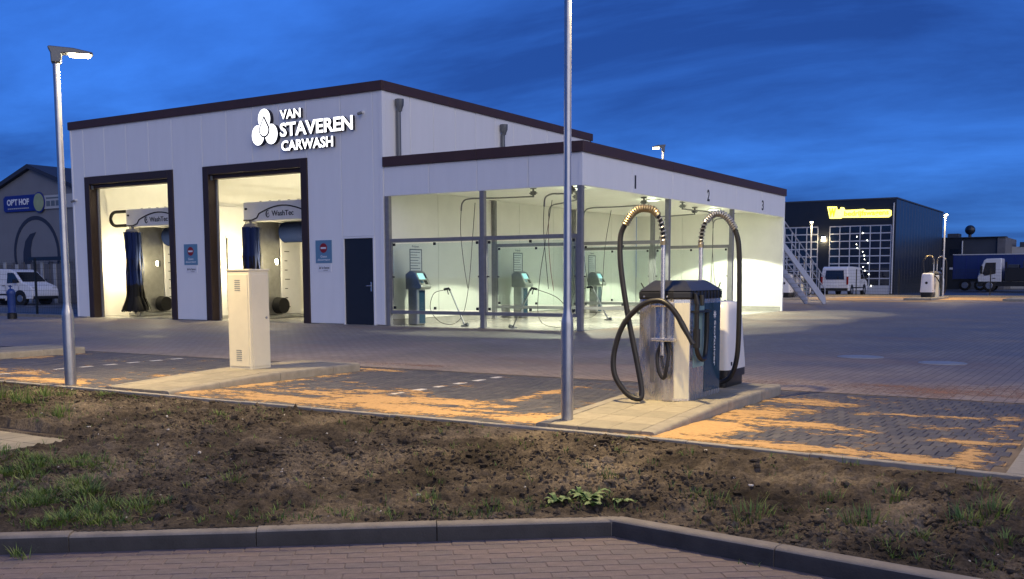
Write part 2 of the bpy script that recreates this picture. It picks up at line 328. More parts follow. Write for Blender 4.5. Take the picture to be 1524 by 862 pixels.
def fit_text(body, name, mats, base, x0, x1, z0, z1, depth, parent, plane=FRONT, bold=0.0, ext=0.0, letters=False):
    """flat or extruded lettering whose box runs x0..x1 / z0..z1 on the given wall plane"""
    me = text_mesh(body, 1.0, ext, bold); lo, hi = extent(me)
    sx = (x1 - x0) / (hi[0] - lo[0]); sz = (z1 - z0) / (hi[1] - lo[1])
    L = Matrix.Translation((x0, z0, 0)) @ Matrix.Diagonal((sx, sz, 1, 1)) @ Matrix.Translation((-lo[0], -lo[1], 0))
    W = Matrix.Translation(base) @ plane
    if not letters: return put_mesh(me, name, mats, W @ L, parent)
    bpy.data.meshes.remove(me); res = []
    for i, chh in enumerate(body):
        if chh == ' ': continue
        one = text_mesh(chh, 1.0, ext, bold); l1, h1 = extent(one)
        # pen position of this letter inside the word, from the width of the word up to and with the letter
        pm = text_mesh(body[:i + 1], 1.0, ext, bold); pl, ph = extent(pm); bpy.data.meshes.remove(pm)
        off = ph[0] - h1[0]
        o = put_mesh(one, name, mats, W @ L @ Matrix.Translation((off, 0, 0)), parent)
        if len(mats) > 1:
            for p in o.data.polygons:
                n = p.normal; f = W.to_3x3() @ Vector((0, 0, 1))
                p.material_index = 0 if n.dot(f) > .7 else 1
        res.append(o)
    return res

# value noise for terrain and drifts
def vnoise(x, y, seed=0):
    xi = np.floor(x).astype(np.int64); yi = np.floor(y).astype(np.int64); fx = x - xi; fy = y - yi
    fx = fx * fx * (3 - 2 * fx); fy = fy * fy * (3 - 2 * fy)
    def h(a, b):
        n = (a * 374761393 + b * 668265263 + seed * 1442695041) & 0xffffffff
        n = ((n ^ (n >> 13)) * 1274126177) & 0xffffffff
        return ((n ^ (n >> 16)) & 0xffff) / 65535.0
    return (h(xi, yi) * (1 - fx) + h(xi + 1, yi) * fx) * (1 - fy) + (h(xi, yi + 1) * (1 - fx) + h(xi + 1, yi + 1) * fx) * fy
def fbm(x, y, o=5, seed=0, gain=.5):
    s = 0; a = 1; t = 0
    for i in range(o):
        s = s + a * vnoise(x * 2 ** i, y * 2 ** i, seed + i * 7); t += a; a *= gain
    return s / t
def view_px(p):
    d = Vector(p) - CAM; z = d.dot(F)
    if z < .1: return None
    return (762 + 1499.54 * d.dot(r_) / z, 558.18 - 1499.54 * d.dot(u_) / z, z)
def in_view(p, mar=20):
    q = view_px(p); return q is not None and -mar < q[0] < 1524 + mar and -mar < q[1] < 862 + mar

# ================================================================== ground, paving, soil
def sheet(name, x0, x1, y0, y1, z, m): return struct(MB().add([(x0, y0, z), (x1, y0, z), (x1, y1, z), (x0, y1, z)], [(0, 1, 2, 3)]).build(name, m))
sheet('ground', -3000, 3000, -3000, 3000, -0.5, 'far_land')
sheet('yard_asphalt', -160, 120, 11.0, 260, -0.05, 'asphalt')
EDGE_Y, BAY_Y = 7.50, 11.43                      # front edge of the forecourt, back edge of the dark parking bays
def edge_y(x): return EDGE_Y - .085 * np.maximum(0.0, np.asarray(x, float) + 3.4)
forecourt = sheet('forecourt', -31.5, 16, BAY_Y, 66.8, -0.002, 'far_paving')
sheet('forecourt_side', -70, -31.5, 7.5, 20.9, -0.004, 'far_paving')
bays = struct(MB().add([(-31.5, EDGE_Y, -.007), (-3.4, EDGE_Y, -.007), (-.70, float(edge_y(-.7)), -.007), (-.70, BAY_Y, -.007), (-31.5, BAY_Y, -.007)], [(0, 1, 2, 3, 4)]).build('parking_bay_paving', 'joint_sand'))

ISLANDS = [(-4.47, -3.33, 7.56, 10.98), (-11.30, -10.02 + .0, 7.56, 11.55), (-18.35, -17.2, 7.56, 12.3)]
# islands: left kerb x, right kerb x, front y, back y   (second one re-measured on its top edge)
ISLANDS[1] = (-10.42, -9.28, 7.56, 10.86)
ISLANDS[2] = (-16.95, -15.8, 7.56, 11.1)
def island_z(y): return 0.03 + 0.08 * max(0.0, min(1.0, (y - 7.56) / 1.6))
def in_island(x, y, m=.02): return any(a - m < x < b + m and c - m < y < d + m for a, b, c, d in ISLANDS)

# --- single pavers of the bays: 0.105 x 0.21 m, long side away from the kerb
def paver_mesh(name, m, sx=.0985, sy=.2035, h=.02, ch=.004):
    b = MB(); x, y = sx / 2, sy / 2
    b.add([(-x, -y, -h), (x, -y, -h), (x, y, -h), (-x, y, -h), (-x, -y, -ch), (x, -y, -ch), (x, y, -ch), (-x, y, -ch),
           (-x + ch, -y + ch, 0), (x - ch, -y + ch, 0), (x - ch, y - ch, 0), (-x + ch, y - ch, 0)],
          [(0, 1, 5, 4), (1, 2, 6, 5), (2, 3, 7, 6), (3, 0, 4, 7), (4, 5, 9, 8), (5, 6, 10, 9), (6, 7, 11, 10), (7, 4, 8, 11), (8, 9, 10, 11)])
    me = bpy.data.meshes.new(name); me.from_pydata(b.v, [], b.f); me.materials.append(M(m)); return me
PAV = [paver_mesh('paver', k) for k in ('paver_a', 'paver_b', 'paver_c')]; PAVW = paver_mesh('white_paver', 'paver_white')
cells = []
rows = int((BAY_Y - EDGE_Y - .06) / .21)
for r in range(-2, rows):
    y = EDGE_Y + .06 + .105 + r * .21
    for c in range(int((31.5 - .7) / .105)):
        x = -.80 - (c + (.5 if r % 2 else 0)) * .105
        if x < -19 or in_island(x, y, .03) or y - .09 < float(edge_y(x)): continue
        white = (r % 2 == 0 and r >= 2 and (abs(x + 7.1) < .0525 or abs(x + 13.3) < .0525))
        cells.append((x, y, white))
def merged_pavers(name, cl, meshes, parent, zf=lambda x, y: 0.0, rot=0.0, jit=.0012):
    V = []; Fc = []; mi = []; base = [np.array([v.co[:] for v in m.vertices]) for m in meshes]; bf = [tuple(p.vertices) for p in meshes[0].polygons]
    for (x, y, k) in cl:
        a = random.uniform(-.012, .012) + rot; ca, sa = math.cos(a), math.sin(a); p = base[k]; o = len(V)
        z = zf(x, y) + random.uniform(-jit, jit); tx, ty = random.uniform(-.012, .012), random.uniform(-.008, .008)
        for q in p: V.append((x + q[0] * ca - q[1] * sa, y + q[0] * sa + q[1] * ca, z + q[2] + q[0] * tx + q[1] * ty))
        Fc += [tuple(i + o for i in f) for f in bf]; mi += [k] * len(bf)
    me = bpy.data.meshes.new(name); me.from_pydata(V, [], Fc)
    for m in meshes: me.materials.append(m.materials[0])
    me.polygons.foreach_set('material_index', mi)
    o = bpy.data.objects.new(name, me); col.objects.link(o); attach(o, parent); o['kind'] = 'stuff'; return o
def single(name, me, parent, loc, rz): 
    o = bpy.data.objects.new(name, me); col.objects.link(o); attach(o, parent); o.location = loc; o.rotation_euler = (random.uniform(-.008, .008), random.uniform(-.012, .012), rz); return o
cells.sort(key=lambda c: (not c[2], c[0] ** 2 + c[1] ** 2))
solo = [c for c in cells if in_view((c[0], c[1], 0), 0)]
solo_set = set(id(c) for c in solo[:300])
rest = []
for c in cells:
    k = random.choices((0, 1, 2), (5, 3, 3))[0]
    if id(c) in solo_set: single('white_paver' if c[2] else 'paver', PAVW if c[2] else PAV[k], bays, (c[0], c[1], random.uniform(-.001, .001)), random.uniform(-.012, .012))
    else: rest.append((c[0], c[1], 3 if c[2] else k))
merged_pavers('paver_field', rest, PAV + [PAVW], bays)

# --- islands: kerb stones round a bed of square tiles
TILE = []
def quad_tile(name, m, x0, x1, y0, y1, parent, ch=.006):
    z0, z1 = island_z(y0), island_z(y1); b = MB(); e = random.uniform(-.002, .002)
    b.add([(x0, y0, -.06), (x1, y0, -.06), (x1, y1, -.06), (x0, y1, -.06), (x0, y0, z0 - ch + e), (x1, y0, z0 - ch + e), (x1, y1, z1 - ch + e), (x0, y1, z1 - ch + e),
           (x0 + ch, y0 + ch, z0 + e), (x1 - ch, y0 + ch, z0 + e), (x1 - ch, y1 - ch, z1 + e), (x0 + ch, y1 - ch, z1 + e)],
          [(0, 1, 5, 4), (1, 2, 6, 5), (2, 3, 7, 6), (3, 0, 4, 7), (4, 5, 9, 8), (5, 6, 10, 9), (6, 7, 11, 10), (7, 4, 8, 11), (8, 9, 10, 11)])
    return b.build(name, m, parent)
def kerb_stone(p0, p1, w, z0f, z1f, parent, m='kerb', name='kerb_stone', bottom=-.1, r=.018, face=None):
    """stone from p0 to p1, w wide to the left of the direction; outer upper edge rounded"""
    d = (Vector(p1) - Vector(p0)); L = d.length; d.normalize(); n = Vector((-d.y, d.x)); b = MB(); g = .003
    prof = [(0, bottom), (0, -2.2 * r), (.25 * r, -.9 * r), (.9 * r, -.25 * r), (2.2 * r, 0), (w, 0), (w, bottom)]
    vs = []
    for t, zz in ((g, z0f), (L - g, z1f)):
        q = Vector(p0) + d * t
        for a, h in prof: vs.append((q.x + n.x * a, q.y + n.y * a, (h if h == bottom else zz + h)))
    k = len(prof); b.add(vs, [tuple(range(k)), tuple(range(2 * k - 1, k - 1, -1))] + [(i, i + k, (i + 1) % k + k, (i + 1) % k) for i in range(k)])
    if face: b.m[2] = b.m[3] = 1       # shade painted into the upright side, lit tan kept on top
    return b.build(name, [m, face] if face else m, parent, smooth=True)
for ii, (x0, x1, y0, y1) in enumerate(ISLANDS):
    isl = struct(MB().box(x0 + .03, x1 - .03, y0 + .03, y1 - .03, -.1, .006).build('island_pavement', 'joint_sand'))
    kw = .13
    ys = [y0]; 
    while ys[-1] < y1 - .3: ys.append(min(y1, ys[-1] + (.75 if len(ys) == 1 else 1.0)))
    if ys[-1] < y1: ys[-1] = y1
    for a, b2 in zip(ys[:-1], ys[1:]):
        kerb_stone((x1, a), (x1, b2), kw, island_z(a), island_z(b2), isl)
        kerb_stone((x0, b2), (x0, a), kw, island_z(b2), island_z(a), isl)
    kerb_stone((x1 - kw, y1), (x0 + kw, y1), kw, .11, .11, isl)
    nx = max(1, round((x1 - x0 - 2 * kw) / .3)); tw = (x1 - x0 - 2 * kw - .012) / nx; y = y0 + .006; r = 0
    while y < y1 - kw - .02:
        ye = min(y + .3, y1 - kw - .004)
        if ii == 2: ye = min(y + 1.2, y1 - kw - .004)
        for c in range(nx):
            xa = x0 + kw + .006 + c * tw
            quad_tile('tile', random.choice(('tile_a', 'tile_b')), xa + .002, xa + tw - .002, y + .002, ye - .002, isl)
        y = ye; r += 1
# --- flush concrete edging along the front, and the wider band closing the right bay
edge = struct(MB().box(-20, -3.4, EDGE_Y - .05, EDGE_Y - .01, -.3, -.03).build('edging_band', 'edging'))
x = -20.0
while x < -.35:
    xe = min(x + 1.0, -.31)
    ya, yb = float(edge_y(x)), float(edge_y(xe)); MB().prism([(x + .003, ya - .066), (xe - .003, yb - .066), (xe - .003, yb + .004), (x + .003, ya + .004)], -.28, .006 + random.uniform(-.004, .003), 'z').build('edging_stone', 'edging', edge, bevel=.006)
    x = xe
y = float(edge_y(-.3)) + .03; band = struct(MB().box(-.68, -.32, y + .01, 11.4, -.2, -.02).build('kerb_band', 'edging'))
while y < 11.4:
    ye = min(y + .5, 11.43); MB().box(-.70, -.30, y + .003, ye - .003, -.2, .008 + random.uniform(-.003, .003)).build('kerb_stone', 'edging', band, bevel=.008); y = ye

# --- low road in front: kerb line, bricks
ROAD_Z = -.30; KTOP = -.195
KA, KB, KC = Vector((-9.56, .24)), Vector((-2.72, 5.53)), Vector((2.6, 4.86))
road = struct(MB().add([(-40, -30, ROAD_Z - .0032), (30, -30, ROAD_Z - .0032), (30, 6, ROAD_Z - .0032), (-40, 6, ROAD_Z - .0032)], [(0, 1, 2, 3)]).build('road', 'road_joint'))
rk = struct(MB().box(-2.75, -2.65, 5.6, 5.66, -.45, -.32).build('road_kerb', 'road_kerb'))
for P0, P1 in ((KA, KB), (KB, KC)):
    d = P1 - P0; L = d.length; d.normalize(); n = max(1, int(L / 1.0)); L1 = L / n
    for i in range(n):
        e = random.uniform(-.006, .006)
        kerb_stone(tuple(P0 + d * (i * L1)), tuple(P0 + d * ((i + 1) * L1)), .10, KTOP + e, KTOP + e + random.uniform(-.003, .003), rk, 'road_kerb', bottom=-.45, r=.018, face='kerb_face_shade')
MB().prism([(KB.x - .09, KB.y + .02), (KB.x + .0, KB.y + .0), (KB.x + .03, KB.y + .02), (KB.x + .01, KB.y + .11), (KB.x - .08, KB.y + .09)], -.45, KTOP - .004, 'z').build('kerb_stone', 'road_kerb', rk, bevel=.012)
RB = [paver_mesh('road_brick', k, .1995, .0990, .02, .004) for k in ('road_brick_a', 'road_brick_b', 'road_brick_c')]
dirA = (KB - KA).normalized(); nA = Vector((dirA.y, -dirA.x)); angA = math.atan2(dirA.y, dirA.x); bricks = []
nKC = (KC - KB).normalized(); nB = Vector((nKC.y, -nKC.x))
for r in range(26):
    for c in range(-12, 55):
        p = KA + dirA * ((c + (.5 if r % 2 else 0)) * .204) + nA * (.06 + r * .1035)
        if nA.dot(p - KB) < .03 or nB.dot(p - KB) < .03: continue
        bricks.append((p.x, p.y))
vis = sorted([b for b in bricks if in_view((b[0], b[1], ROAD_Z), 30)], key=lambda b: b[0] ** 2 + b[1] ** 2)
visset = set(vis[:300]); rest = []
for b in bricks:
    k = random.choices((0, 1, 2), (4, 3, 2))[0]
    if b in visset: single('road_brick', RB[k], road, (b[0], b[1], ROAD_Z + random.uniform(-.0012, .0015)), angA + random.uniform(-.012, .012))
    else: rest.append((b[0], b[1], k))
merged_pavers('brick_field', rest, RB, road, lambda x, y: ROAD_Z, angA, .0014)

# --- soil verge between road kerb and forecourt edging
def kerb_dist(x, y):
    da = -(nA.x * (x - KB.x) + nA.y * (y - KB.y)); db = -(nB.x * (x - KB.x) + nB.y * (y - KB.y)); return np.maximum(da, db)
def soil_z(x, y):
    x = np.asarray(x, float); y = np.asarray(y, float)
    dk = np.clip(kerb_dist(x, y) - .08, 0, 9); df = np.clip(edge_y(x) - .06 - y, 0, 9); df = np.where(x > -.3, np.clip(x * 0 + 1.5, 0, 9), df)
    t = dk / (dk + df + 1e-6); t = t * t * (3 - 2 * t); base = KTOP - .003 + (.180) * t
    amp = np.clip(dk / .22, .12, 1) * np.clip(df / .3, .25, 1)
    rel = (fbm(x * .8, y * .8, 3, 3) - .5) * .09 + (fbm(x * 4, y * 4, 4, 9, .6) - .5) * .10 + (np.abs(fbm(x * 13, y * 13, 3, 21) - .5) * -1 + .12) * .085 + (fbm(x * 22, y * 22, 3, 33, .75) - .5) * .055
    return base + rel * amp
PATH = (-12.2, -8.0, 1.2, 5.46)
gx = np.arange(-12.6, 2.4, .0185); gy = np.arange(1.0, 11.4, .0185)
X, Y = np.meshgrid(gx, gy); keep = (kerb_dist(X, Y) > .065 + .02 * fbm(X * 5, Y * 5, 2, 5)) & ((Y < edge_y(np.minimum(X, -.31)) - .052) | ((X > -.31) & (Y < 11.4)))
keep &= ~((X < PATH[1] - .12) & (Y < PATH[3] - .12))
Z = soil_z(X, Y); inp = (X < PATH[1] + .01) & (Y < PATH[3] + .01); Z[inp] = np.minimum(Z[inp], -.15); nearp = (X < PATH[1] + .12) & (Y < PATH[3] + .12) & ~inp; Z[nearp] = np.clip(Z[nearp], -.16, -.12); idx = -np.ones(X.shape, int); idx[keep] = np.arange(keep.sum())
# pull rim vertices in under kerb and edging
q = keep[:-1, :-1] & keep[1:, :-1] & keep[:-1, 1:] & keep[1:, 1:]
fa = np.stack([idx[:-1, :-1][q], idx[:-1, 1:][q], idx[1:, 1:][q], idx[1:, :-1][q]], 1)
me = bpy.data.meshes.new('soil'); me.from_pydata(np.stack([X[keep], Y[keep], Z[keep]], 1).tolist(), [], fa.tolist()); me.materials.append(M('soil'))
me.polygons.foreach_set('use_smooth', [True] * len(me.polygons)); so = bpy.data.objects.new('soil_verge', me); col.objects.link(so); struct(so)
struct(MB().add([(-60, 7.46, -.30), (-60, 0, -.34), (-8, 0, -.34), (-2, 5.7, -.34), (3, 5.2, -.34), (16, 5, -.34), (16, 11.5, -.24), (-.35, 11.5, -.24), (-.35, 7.46, -.28)], [tuple(range(9))]).build('soil_bed', 'soil'))
struct(MB().add([(-40, 2, -.16), (-12.5, 2, -.16), (-12.5, 7.44, -.05), (-40, 7.44, -.05)], [(0, 1, 2, 3)]).build('soil_verge', 'soil'))
struct(MB().add([(2.3, 5.05, -.17), (16, 4.4, -.17), (16, 11.5, -.05), (2.3, 11.5, -.05)], [(0, 1, 2, 3)]).build('soil_verge', 'soil'))
# tiled footpath end on the left
pv = struct(MB().box(PATH[0], PATH[1] - .01, PATH[2], PATH[3] - .01, -.35, -.17).build('footpath', 'joint_sand'))
for i in range(9):
    for j in range(10):
        x1 = PATH[1] - i * .3; y1 = PATH[3] - j * .3
        b = MB(); z = -.128 + random.uniform(-.004, .004); b.box(x1 - .297, x1 - .003, y1 - .297, y1 - .003, -.3, z); b.build('tile', random.choice(('tile_a', 'tile_b')), pv, bevel=.005, seg=1)

# clods and white chips scattered on the soil (nobody could count them)
ico = bmesh.new(); bmesh.ops.create_icosphere(ico, subdivisions=1, radius=1); IV = np.array([v.co[:] for v in ico.verts]); IF = [tuple(v.index for v in f.verts) for f in ico.faces]; ico.free()
def scatter(name, n, rfun, m, seed, dens=None):
    rg = np.random.default_rng(seed); x = rg.uniform(-12, 1.0, n * 9); y = rg.uniform(2.5, 7.4, n * 9)
    ok = (kerb_dist(x, y) > .12) & (y < edge_y(x) - .09) & ~((x < PATH[1] + .16) & (y < PATH[3] + .16))
    if dens is not None: ok &= rg.random(n * 9) < dens(x, y)
    x = x[ok][:n]; y = y[ok][:n]; n = len(x); r = rfun(rg, n); k = len(IV)
    P = IV[None] * (1 + rg.uniform(-.38, .38, (n, k, 1))) * (r[:, None] * rg.uniform(.6, 1.35, (n, 3)))[:, None, :] * np.array([1, 1, .72]); a = rg.uniform(0, 6.3, n)[:, None]
    V = np.stack([P[..., 0] * np.cos(a) - P[..., 1] * np.sin(a) + x[:, None], P[..., 0] * np.sin(a) + P[..., 1] * np.cos(a) + y[:, None], P[..., 2] + (soil_z(x, y) + r * .2)[:, None]], 2).reshape(-1, 3)
    Fc = (np.array(IF)[None] + (np.arange(n) * k)[:, None, None]).reshape(-1, 3)
    me = bpy.data.meshes.new(name); me.from_pydata(V.tolist(), [], Fc.tolist()); me.materials.append(M(m)); o = bpy.data.objects.new(name, me); col.objects.link(o); o['kind'] = 'stuff'; return o
scatter('soil_clods', 17000, lambda g, n: g.gamma(1.7, .0048, n) + .002, 'soil', 5, lambda x, y: np.clip((fbm(x * 1.1, y * 1.1, 3, 51) - .38) * 5, .15, 1))
tag(bpy.data.objects['soil_clods'], 'small dark clods of earth strewn over the bare soil verge', 'soil')
tag(scatter('stone_chips', 170, lambda g, n: g.gamma(2.0, .0026, n) + .002, 'pebble', 8), 'tiny pale stone and shell chips strewn over the soil verge', 'gravel')

rgl = np.random.default_rng(15); lt = MB()
for _ in range(420):
    x, y = rgl.uniform(-10, .6), rgl.uniform(3.2, 7.35)
    if kerb_dist(x, y) < .12 or (x < PATH[1] + .1 and y < PATH[3] + .1): continue
    a = rgl.uniform(0, 6.28); L = rgl.uniform(.02, .11); z0, z1 = float(soil_z(x, y)), float(soil_z(x + L * math.cos(a), y + L * math.sin(a)))
    lt.tube([(x, y, z0 + .004), (x + L * .5 * math.cos(a) + rgl.uniform(-.006, .006), y + L * .5 * math.sin(a), (z0 + z1) / 2 + .01), (x + L * math.cos(a), y + L * math.sin(a), z1 + .004)], rgl.uniform(.0008, .002), 3, cap=False)
mat('dry_stalk', (0.22, 0.17, 0.10), 0.9, noise=0.4, nscale=3)
tag(struct(lt.build('dry_stalks', 'dry_stalk', recalc=False), 'stuff'), 'thin dry stalks and root bits littering the soil verge', 'litter')

# --- orange joint sand lying in drifts over the pavers: real height field that dips under the stones
BL = [(-9.4, 7.75, 1.0, .16, 1), (-8.0, 7.95, 1.5, .38, 1.1), (-7.0, 8.35, 1.3, .5, 1.1), (-6.2, 7.95, 1.1, .35, 1.1), (-5.9, 8.65, 1.0, .22, .9), (-7.6, 9.0, .7, .35, .75), (-5.4, 8.15, .5, .12, .9), (-5.6, 9.6, .12, 1.5, .75), (-4.75, 7.9, .30, .45, 1.1), (-4.6, 8.9, .12, .9, .85),
      (-3.15, 8.2, .35, .8, 1.1), (-3.05, 9.4, .45, .8, 1.05), (-2.6, 8.75, .75, .26, 1.1), (-2.2, 7.60, 1.3, .16, 1.15), (-2.85, 10.4, .55, .3, .95), (-2.2, 8.4, .35, .10, .85), (-1.4, 7.55, .5, .18, 1.0), (-1.15, 8.5, .28, .14, .95), (-1.0, 7.95, .12, .5, .95), (-1.75, 9.9, .7, .16, .75), (-1.5, 9.1, .25, .1, .8), (-.95, 9.6, .15, .9, .6),
      (-9.15, 9.3, .12, 1.6, .9), (-9.2, 11.15, .5, .2, .9), (-12.2, 7.8, 1.6, .3, .95), (-14.2, 8.2, 1.6, .4, .95), (-15.6, 9.8, .18, 1.4, .95), (-11.0, 9.6, .2, 1.2, .5)]
def sand_h(x, y):
    m = np.zeros_like(x)
    for cx, cy, a, b, w in BL:
        m = np.maximum(m, w * np.exp(-(((x - cx) / a) ** 2 + ((y - cy) / b) ** 2) * .8))
    n = fbm(x * 1.6, y * 4.6, 6, 77, .68); f = fbm(x * 11, y * 17, 3, 91); f2 = vnoise(x * 34, y * 46, 97)
    return (m * .95 + (n - .5) * 2.1 + (f - .5) * .85 + (f2 - .5) * .50 - .50) * .0080
def sand_mesh(name, x0, x1, y0, y1, st, hfun, zoff=0.0):
    gx = np.arange(x0, x1, st); gy = np.arange(y0, y1, st); X, Y = np.meshgrid(gx, gy); H = np.minimum(hfun(X, Y), .007) + zoff
    ok = (H > -.009 + zoff) & (Y > edge_y(X) + .005)
    for a, b, c, d in ISLANDS: ok &= ~((X > a + .02) & (X < b - .02) & (Y > c + .02) & (Y < d - .02))
    idx = -np.ones(X.shape, int); idx[ok] = np.arange(ok.sum()); q = ok[:-1, :-1] & ok[1:, :-1] & ok[:-1, 1:] & ok[1:, 1:]
    fa = np.stack([idx[:-1, :-1][q], idx[:-1, 1:][q], idx[1:, 1:][q], idx[1:, :-1][q]], 1)
    me = bpy.data.meshes.new(name); me.from_pydata(np.stack([X[ok], Y[ok], H[ok]], 1).tolist(), [], fa.tolist()); me.materials.append(M('sand')); me.polygons.foreach_set('use_smooth', [True] * len(me.polygons))
    o = bpy.data.objects.new(name, me); col.objects.link(o); o['kind'] = 'stuff'; return o
tag(sand_mesh('sand', -18.0, -.72, EDGE_Y - .22, BAY_Y - .02, .0145, sand_h), 'orange joint sand swept in drifts over the dark pavers of the parking bays', 'sand')

def red_h(X, Y):
    m = np.maximum(.9 * np.exp(-(((X + 1.6) / 2.0) ** 2 + ((Y - 12.25) / .75) ** 2)), .75 * np.exp(-(((X + 4.6) / 1.3) ** 2 + ((Y - 12.1) / .35) ** 2))); m = np.maximum(m, .7 * np.exp(-(((X + 9.2) / 1.2) ** 2 + ((Y - 11.9) / .3) ** 2)))
    return (m + (fbm(X * 1.6, Y * 4, 6, 177, .68) - .5) * 1.5 + (vnoise(X * 40, Y * 50, 18) - .5) * .8 - .36) * .004
rs = sand_mesh('sand', -11.5, 1.0, BAY_Y + .01, 13.6, .02, red_h, -.002); rs.data.materials.clear(); rs.data.materials.append(M('red_sand'))
tag(rs, 'reddish sand dusted over the lighter paving behind the parking bays', 'sand')
# --- manhole covers
for (mx, my, r, lb) in ((-3.8, 16.75, .31, 'round iron manhole cover in the paving, clear of the sand'), (-2.47, 16.15, .29, 'round iron manhole cover with sand drifted on its rim')):
    t = thing('manhole_cover', lb, 'manhole', (mx, my, 0))
    MB().lathe([(r + .05, -.01), (r + .05, .004), (r + .012, .006), (r + .01, -.01)], (mx, my, 0), 40).build('frame', 'manhole_iron', t)
    b = MB().lathe([(r, -.01), (r, .007), (r - .006, .009)], (mx, my, 0), 40).build('lid', 'manhole_iron', t)

# ================================================================== grass and weeds
def blade(V, Fc, x, y, z, h, w, lean, a, bend):
    d = (math.cos(a), math.sin(a)); s = (-d[1] * w, d[0] * w); o = len(V)
    for i, t in enumerate((0, .4, .75, 1)):
        r = lean * t + bend * t * t; zz = z + h * t * (1 - .25 * bend / max(h, .01) * t); k = (1, .85, .5, 0)[i]
        if i < 3: V.append((x + d[0] * r + s[0] * k, y + d[1] * r + s[1] * k, zz)); V.append((x + d[0] * r - s[0] * k, y + d[1] * r - s[1] * k, zz))
        else: V.append((x + d[0] * r, y + d[1] * r, zz))
    Fc += [(o, o + 1, o + 3, o + 2), (o + 2, o + 3, o + 5, o + 4), (o + 4, o + 5, o + 6)]
def tuft(V, Fc, x, y, n, rad_, h, rg, spread=1.0):
    for _ in range(n):
        a = rg.uniform(0, 6.283); r = rad_ * math.sqrt(rg.random()); px, py = x + r * math.cos(a), y + r * math.sin(a)
        if kerb_dist(px, py) < .14: continue
        hh = h * rg.uniform(.45, 1.15); blade(V, Fc, px, py, float(soil_z(px, py)) - .008, hh, rg.uniform(.0018, .0042), hh * rg.uniform(.05, .5) * spread, a + rg.uniform(-.9, .9), hh * rg.uniform(0, .55) * spread)
def grass_obj(name, V, Fc, m='grass'):
    me = bpy.data.meshes.new(name); me.from_pydata(V, [], Fc); me.materials.append(M(m)); o = bpy.data.objects.new(name, me); col.objects.link(o); return o
rg = np.random.default_rng(3); V = []; Fc = []
def in_poly(x, y, P):
    c = False
    for i in range(len(P)):
        (a, b), (d, e) = P[i], P[i - 1]
        if (b > y) != (e > y) and x < (d - a) * (y - b) / (e - b) + a: c = not c
    return c
POLY1 = [(-8.0, 4.9), (-6.75, 4.95), (-5.6, 4.45), (-4.5, 4.0), (-5.3, 3.35), (-8.5, 1.4), (-8.0, 3.0)]
POLY2 = [(-13, 7.2), (-10.9, 7.1), (-8.1, 5.6), (-8.4, 5.48), (-13, 5.5)]
c = 0
while c < 420:
    x, y = rg.uniform(-8.6, -4.4), rg.uniform(1.6, 5.0)
    if not in_poly(x, y, POLY1) or kerb_dist(x, y) < .17 or fbm(np.array(x * 2.2), np.array(y * 2.2), 3, 61) < .44: continue
    tuft(V, Fc, x, y, int(rg.integers(26, 54)), rg.uniform(.04, .14), rg.uniform(.03, .095), rg, 1.5); c += 1
c = 0
while c < 90:
    x, y = rg.uniform(-13, -8), rg.uniform(5.5, 7.2)
    if not in_poly(x, y, POLY2) or fbm(np.array(x * 1.7), np.array(y * 1.7), 3, 66) < .47: continue
    tuft(V, Fc, x, y, int(rg.integers(18, 36)), rg.uniform(.04, .12), rg.uniform(.08, .20), rg); c += 1
c = 0
while c < 900:           # thin sprinkling over the verge, thicker along the kerb
    x, y = rg.uniform(-11, .6), rg.uniform(3.0, 7.35); k = float(kerb_dist(x, y))
    if k < .17 or y > 7.38 or rg.random() > ((.75 if x < -3.2 else .35) if k < .45 else .10) or (x < PATH[1] and y < PATH[3]): continue
    tuft(V, Fc, x, y, int(rg.integers(3, 10)), rg.uniform(.01, .05), rg.uniform(.02, .07), rg); c += 1
o = grass_obj('verge_grass', V, Fc); o['kind'] = 'stuff'; tag(o, 'patchy green grass growing over the soil verge by the road kerb', 'grass')
TUFTS = [(-7.53, 6.71), (-5.41, 4.95), (-4.36, 4.25), (-4.16, 4.30), (-4.01, 5.39), (-3.44, 5.15), (-3.83, 4.75), (-3.16, 6.37), (-3.03, 5.98), (-3.49, 5.34), (-2.46, 6.2), (-2.27, 6.14), (-1.96, 5.93), (-1.62, 6.42), (-1.3, 5.99), (-.97, 5.83), (-1.25, 6.53), (-.78, 6.16), (-.67, 6.41), (-.55, 5.95), (-.79, 6.85), (-10.14, 6.82), (-9.94, 7.2)]
for i, (x, y) in enumerate(TUFTS):
    V = []; Fc = []; big = (i in (17, 18, 14, 12, 21)); tuft(V, Fc, x, y, 75 if big else 42, .13 if big else .08, .11 if big else .075, rg, .9)
    t = grass_obj('grass_tuft', V, Fc); tag(t, 'small tuft of fresh green grass growing alone on bare soil', 'grass tuft', 'lone grass tufts on the verge')
# broad-leaved weed beside the bend of the kerb
wd = thing('broad_leaf_weed', 'low broad-leaved rosette weed on the soil beside the bend of the road kerb', 'weed', (-3.02, 5.80, float(soil_z(-3.02, 5.80))))
LV = []
def leaf(parent, x, y, a, L, w, rise):
    z = float(soil_z(x, y)); b = MB(); d = (math.cos(a), math.sin(a)); vs = []
    for i, t in enumerate((0, .2, .45, .7, .9, 1.0)):
        ww = w * (.18, .5, .95, 1, .6, .05)[i] * (1 + (.25 if i % 2 else -.1)); zz = z + .004 + rise * math.sin(t * 2.3) * L
        for s in (-1, 0, 1): vs.append((x + d[0] * L * t - d[1] * ww * s, y + d[1] * L * t + d[0] * ww * s, zz + (.25 * ww if s else 0)))
    fs = [(i * 3 + k, i * 3 + k + 1, i * 3 + k + 4, i * 3 + k + 3) for i in range(5) for k in (0, 1)]
    b.add(vs, fs); b.build('leaf', 'weed_leaf', parent, smooth=False, recalc=False)
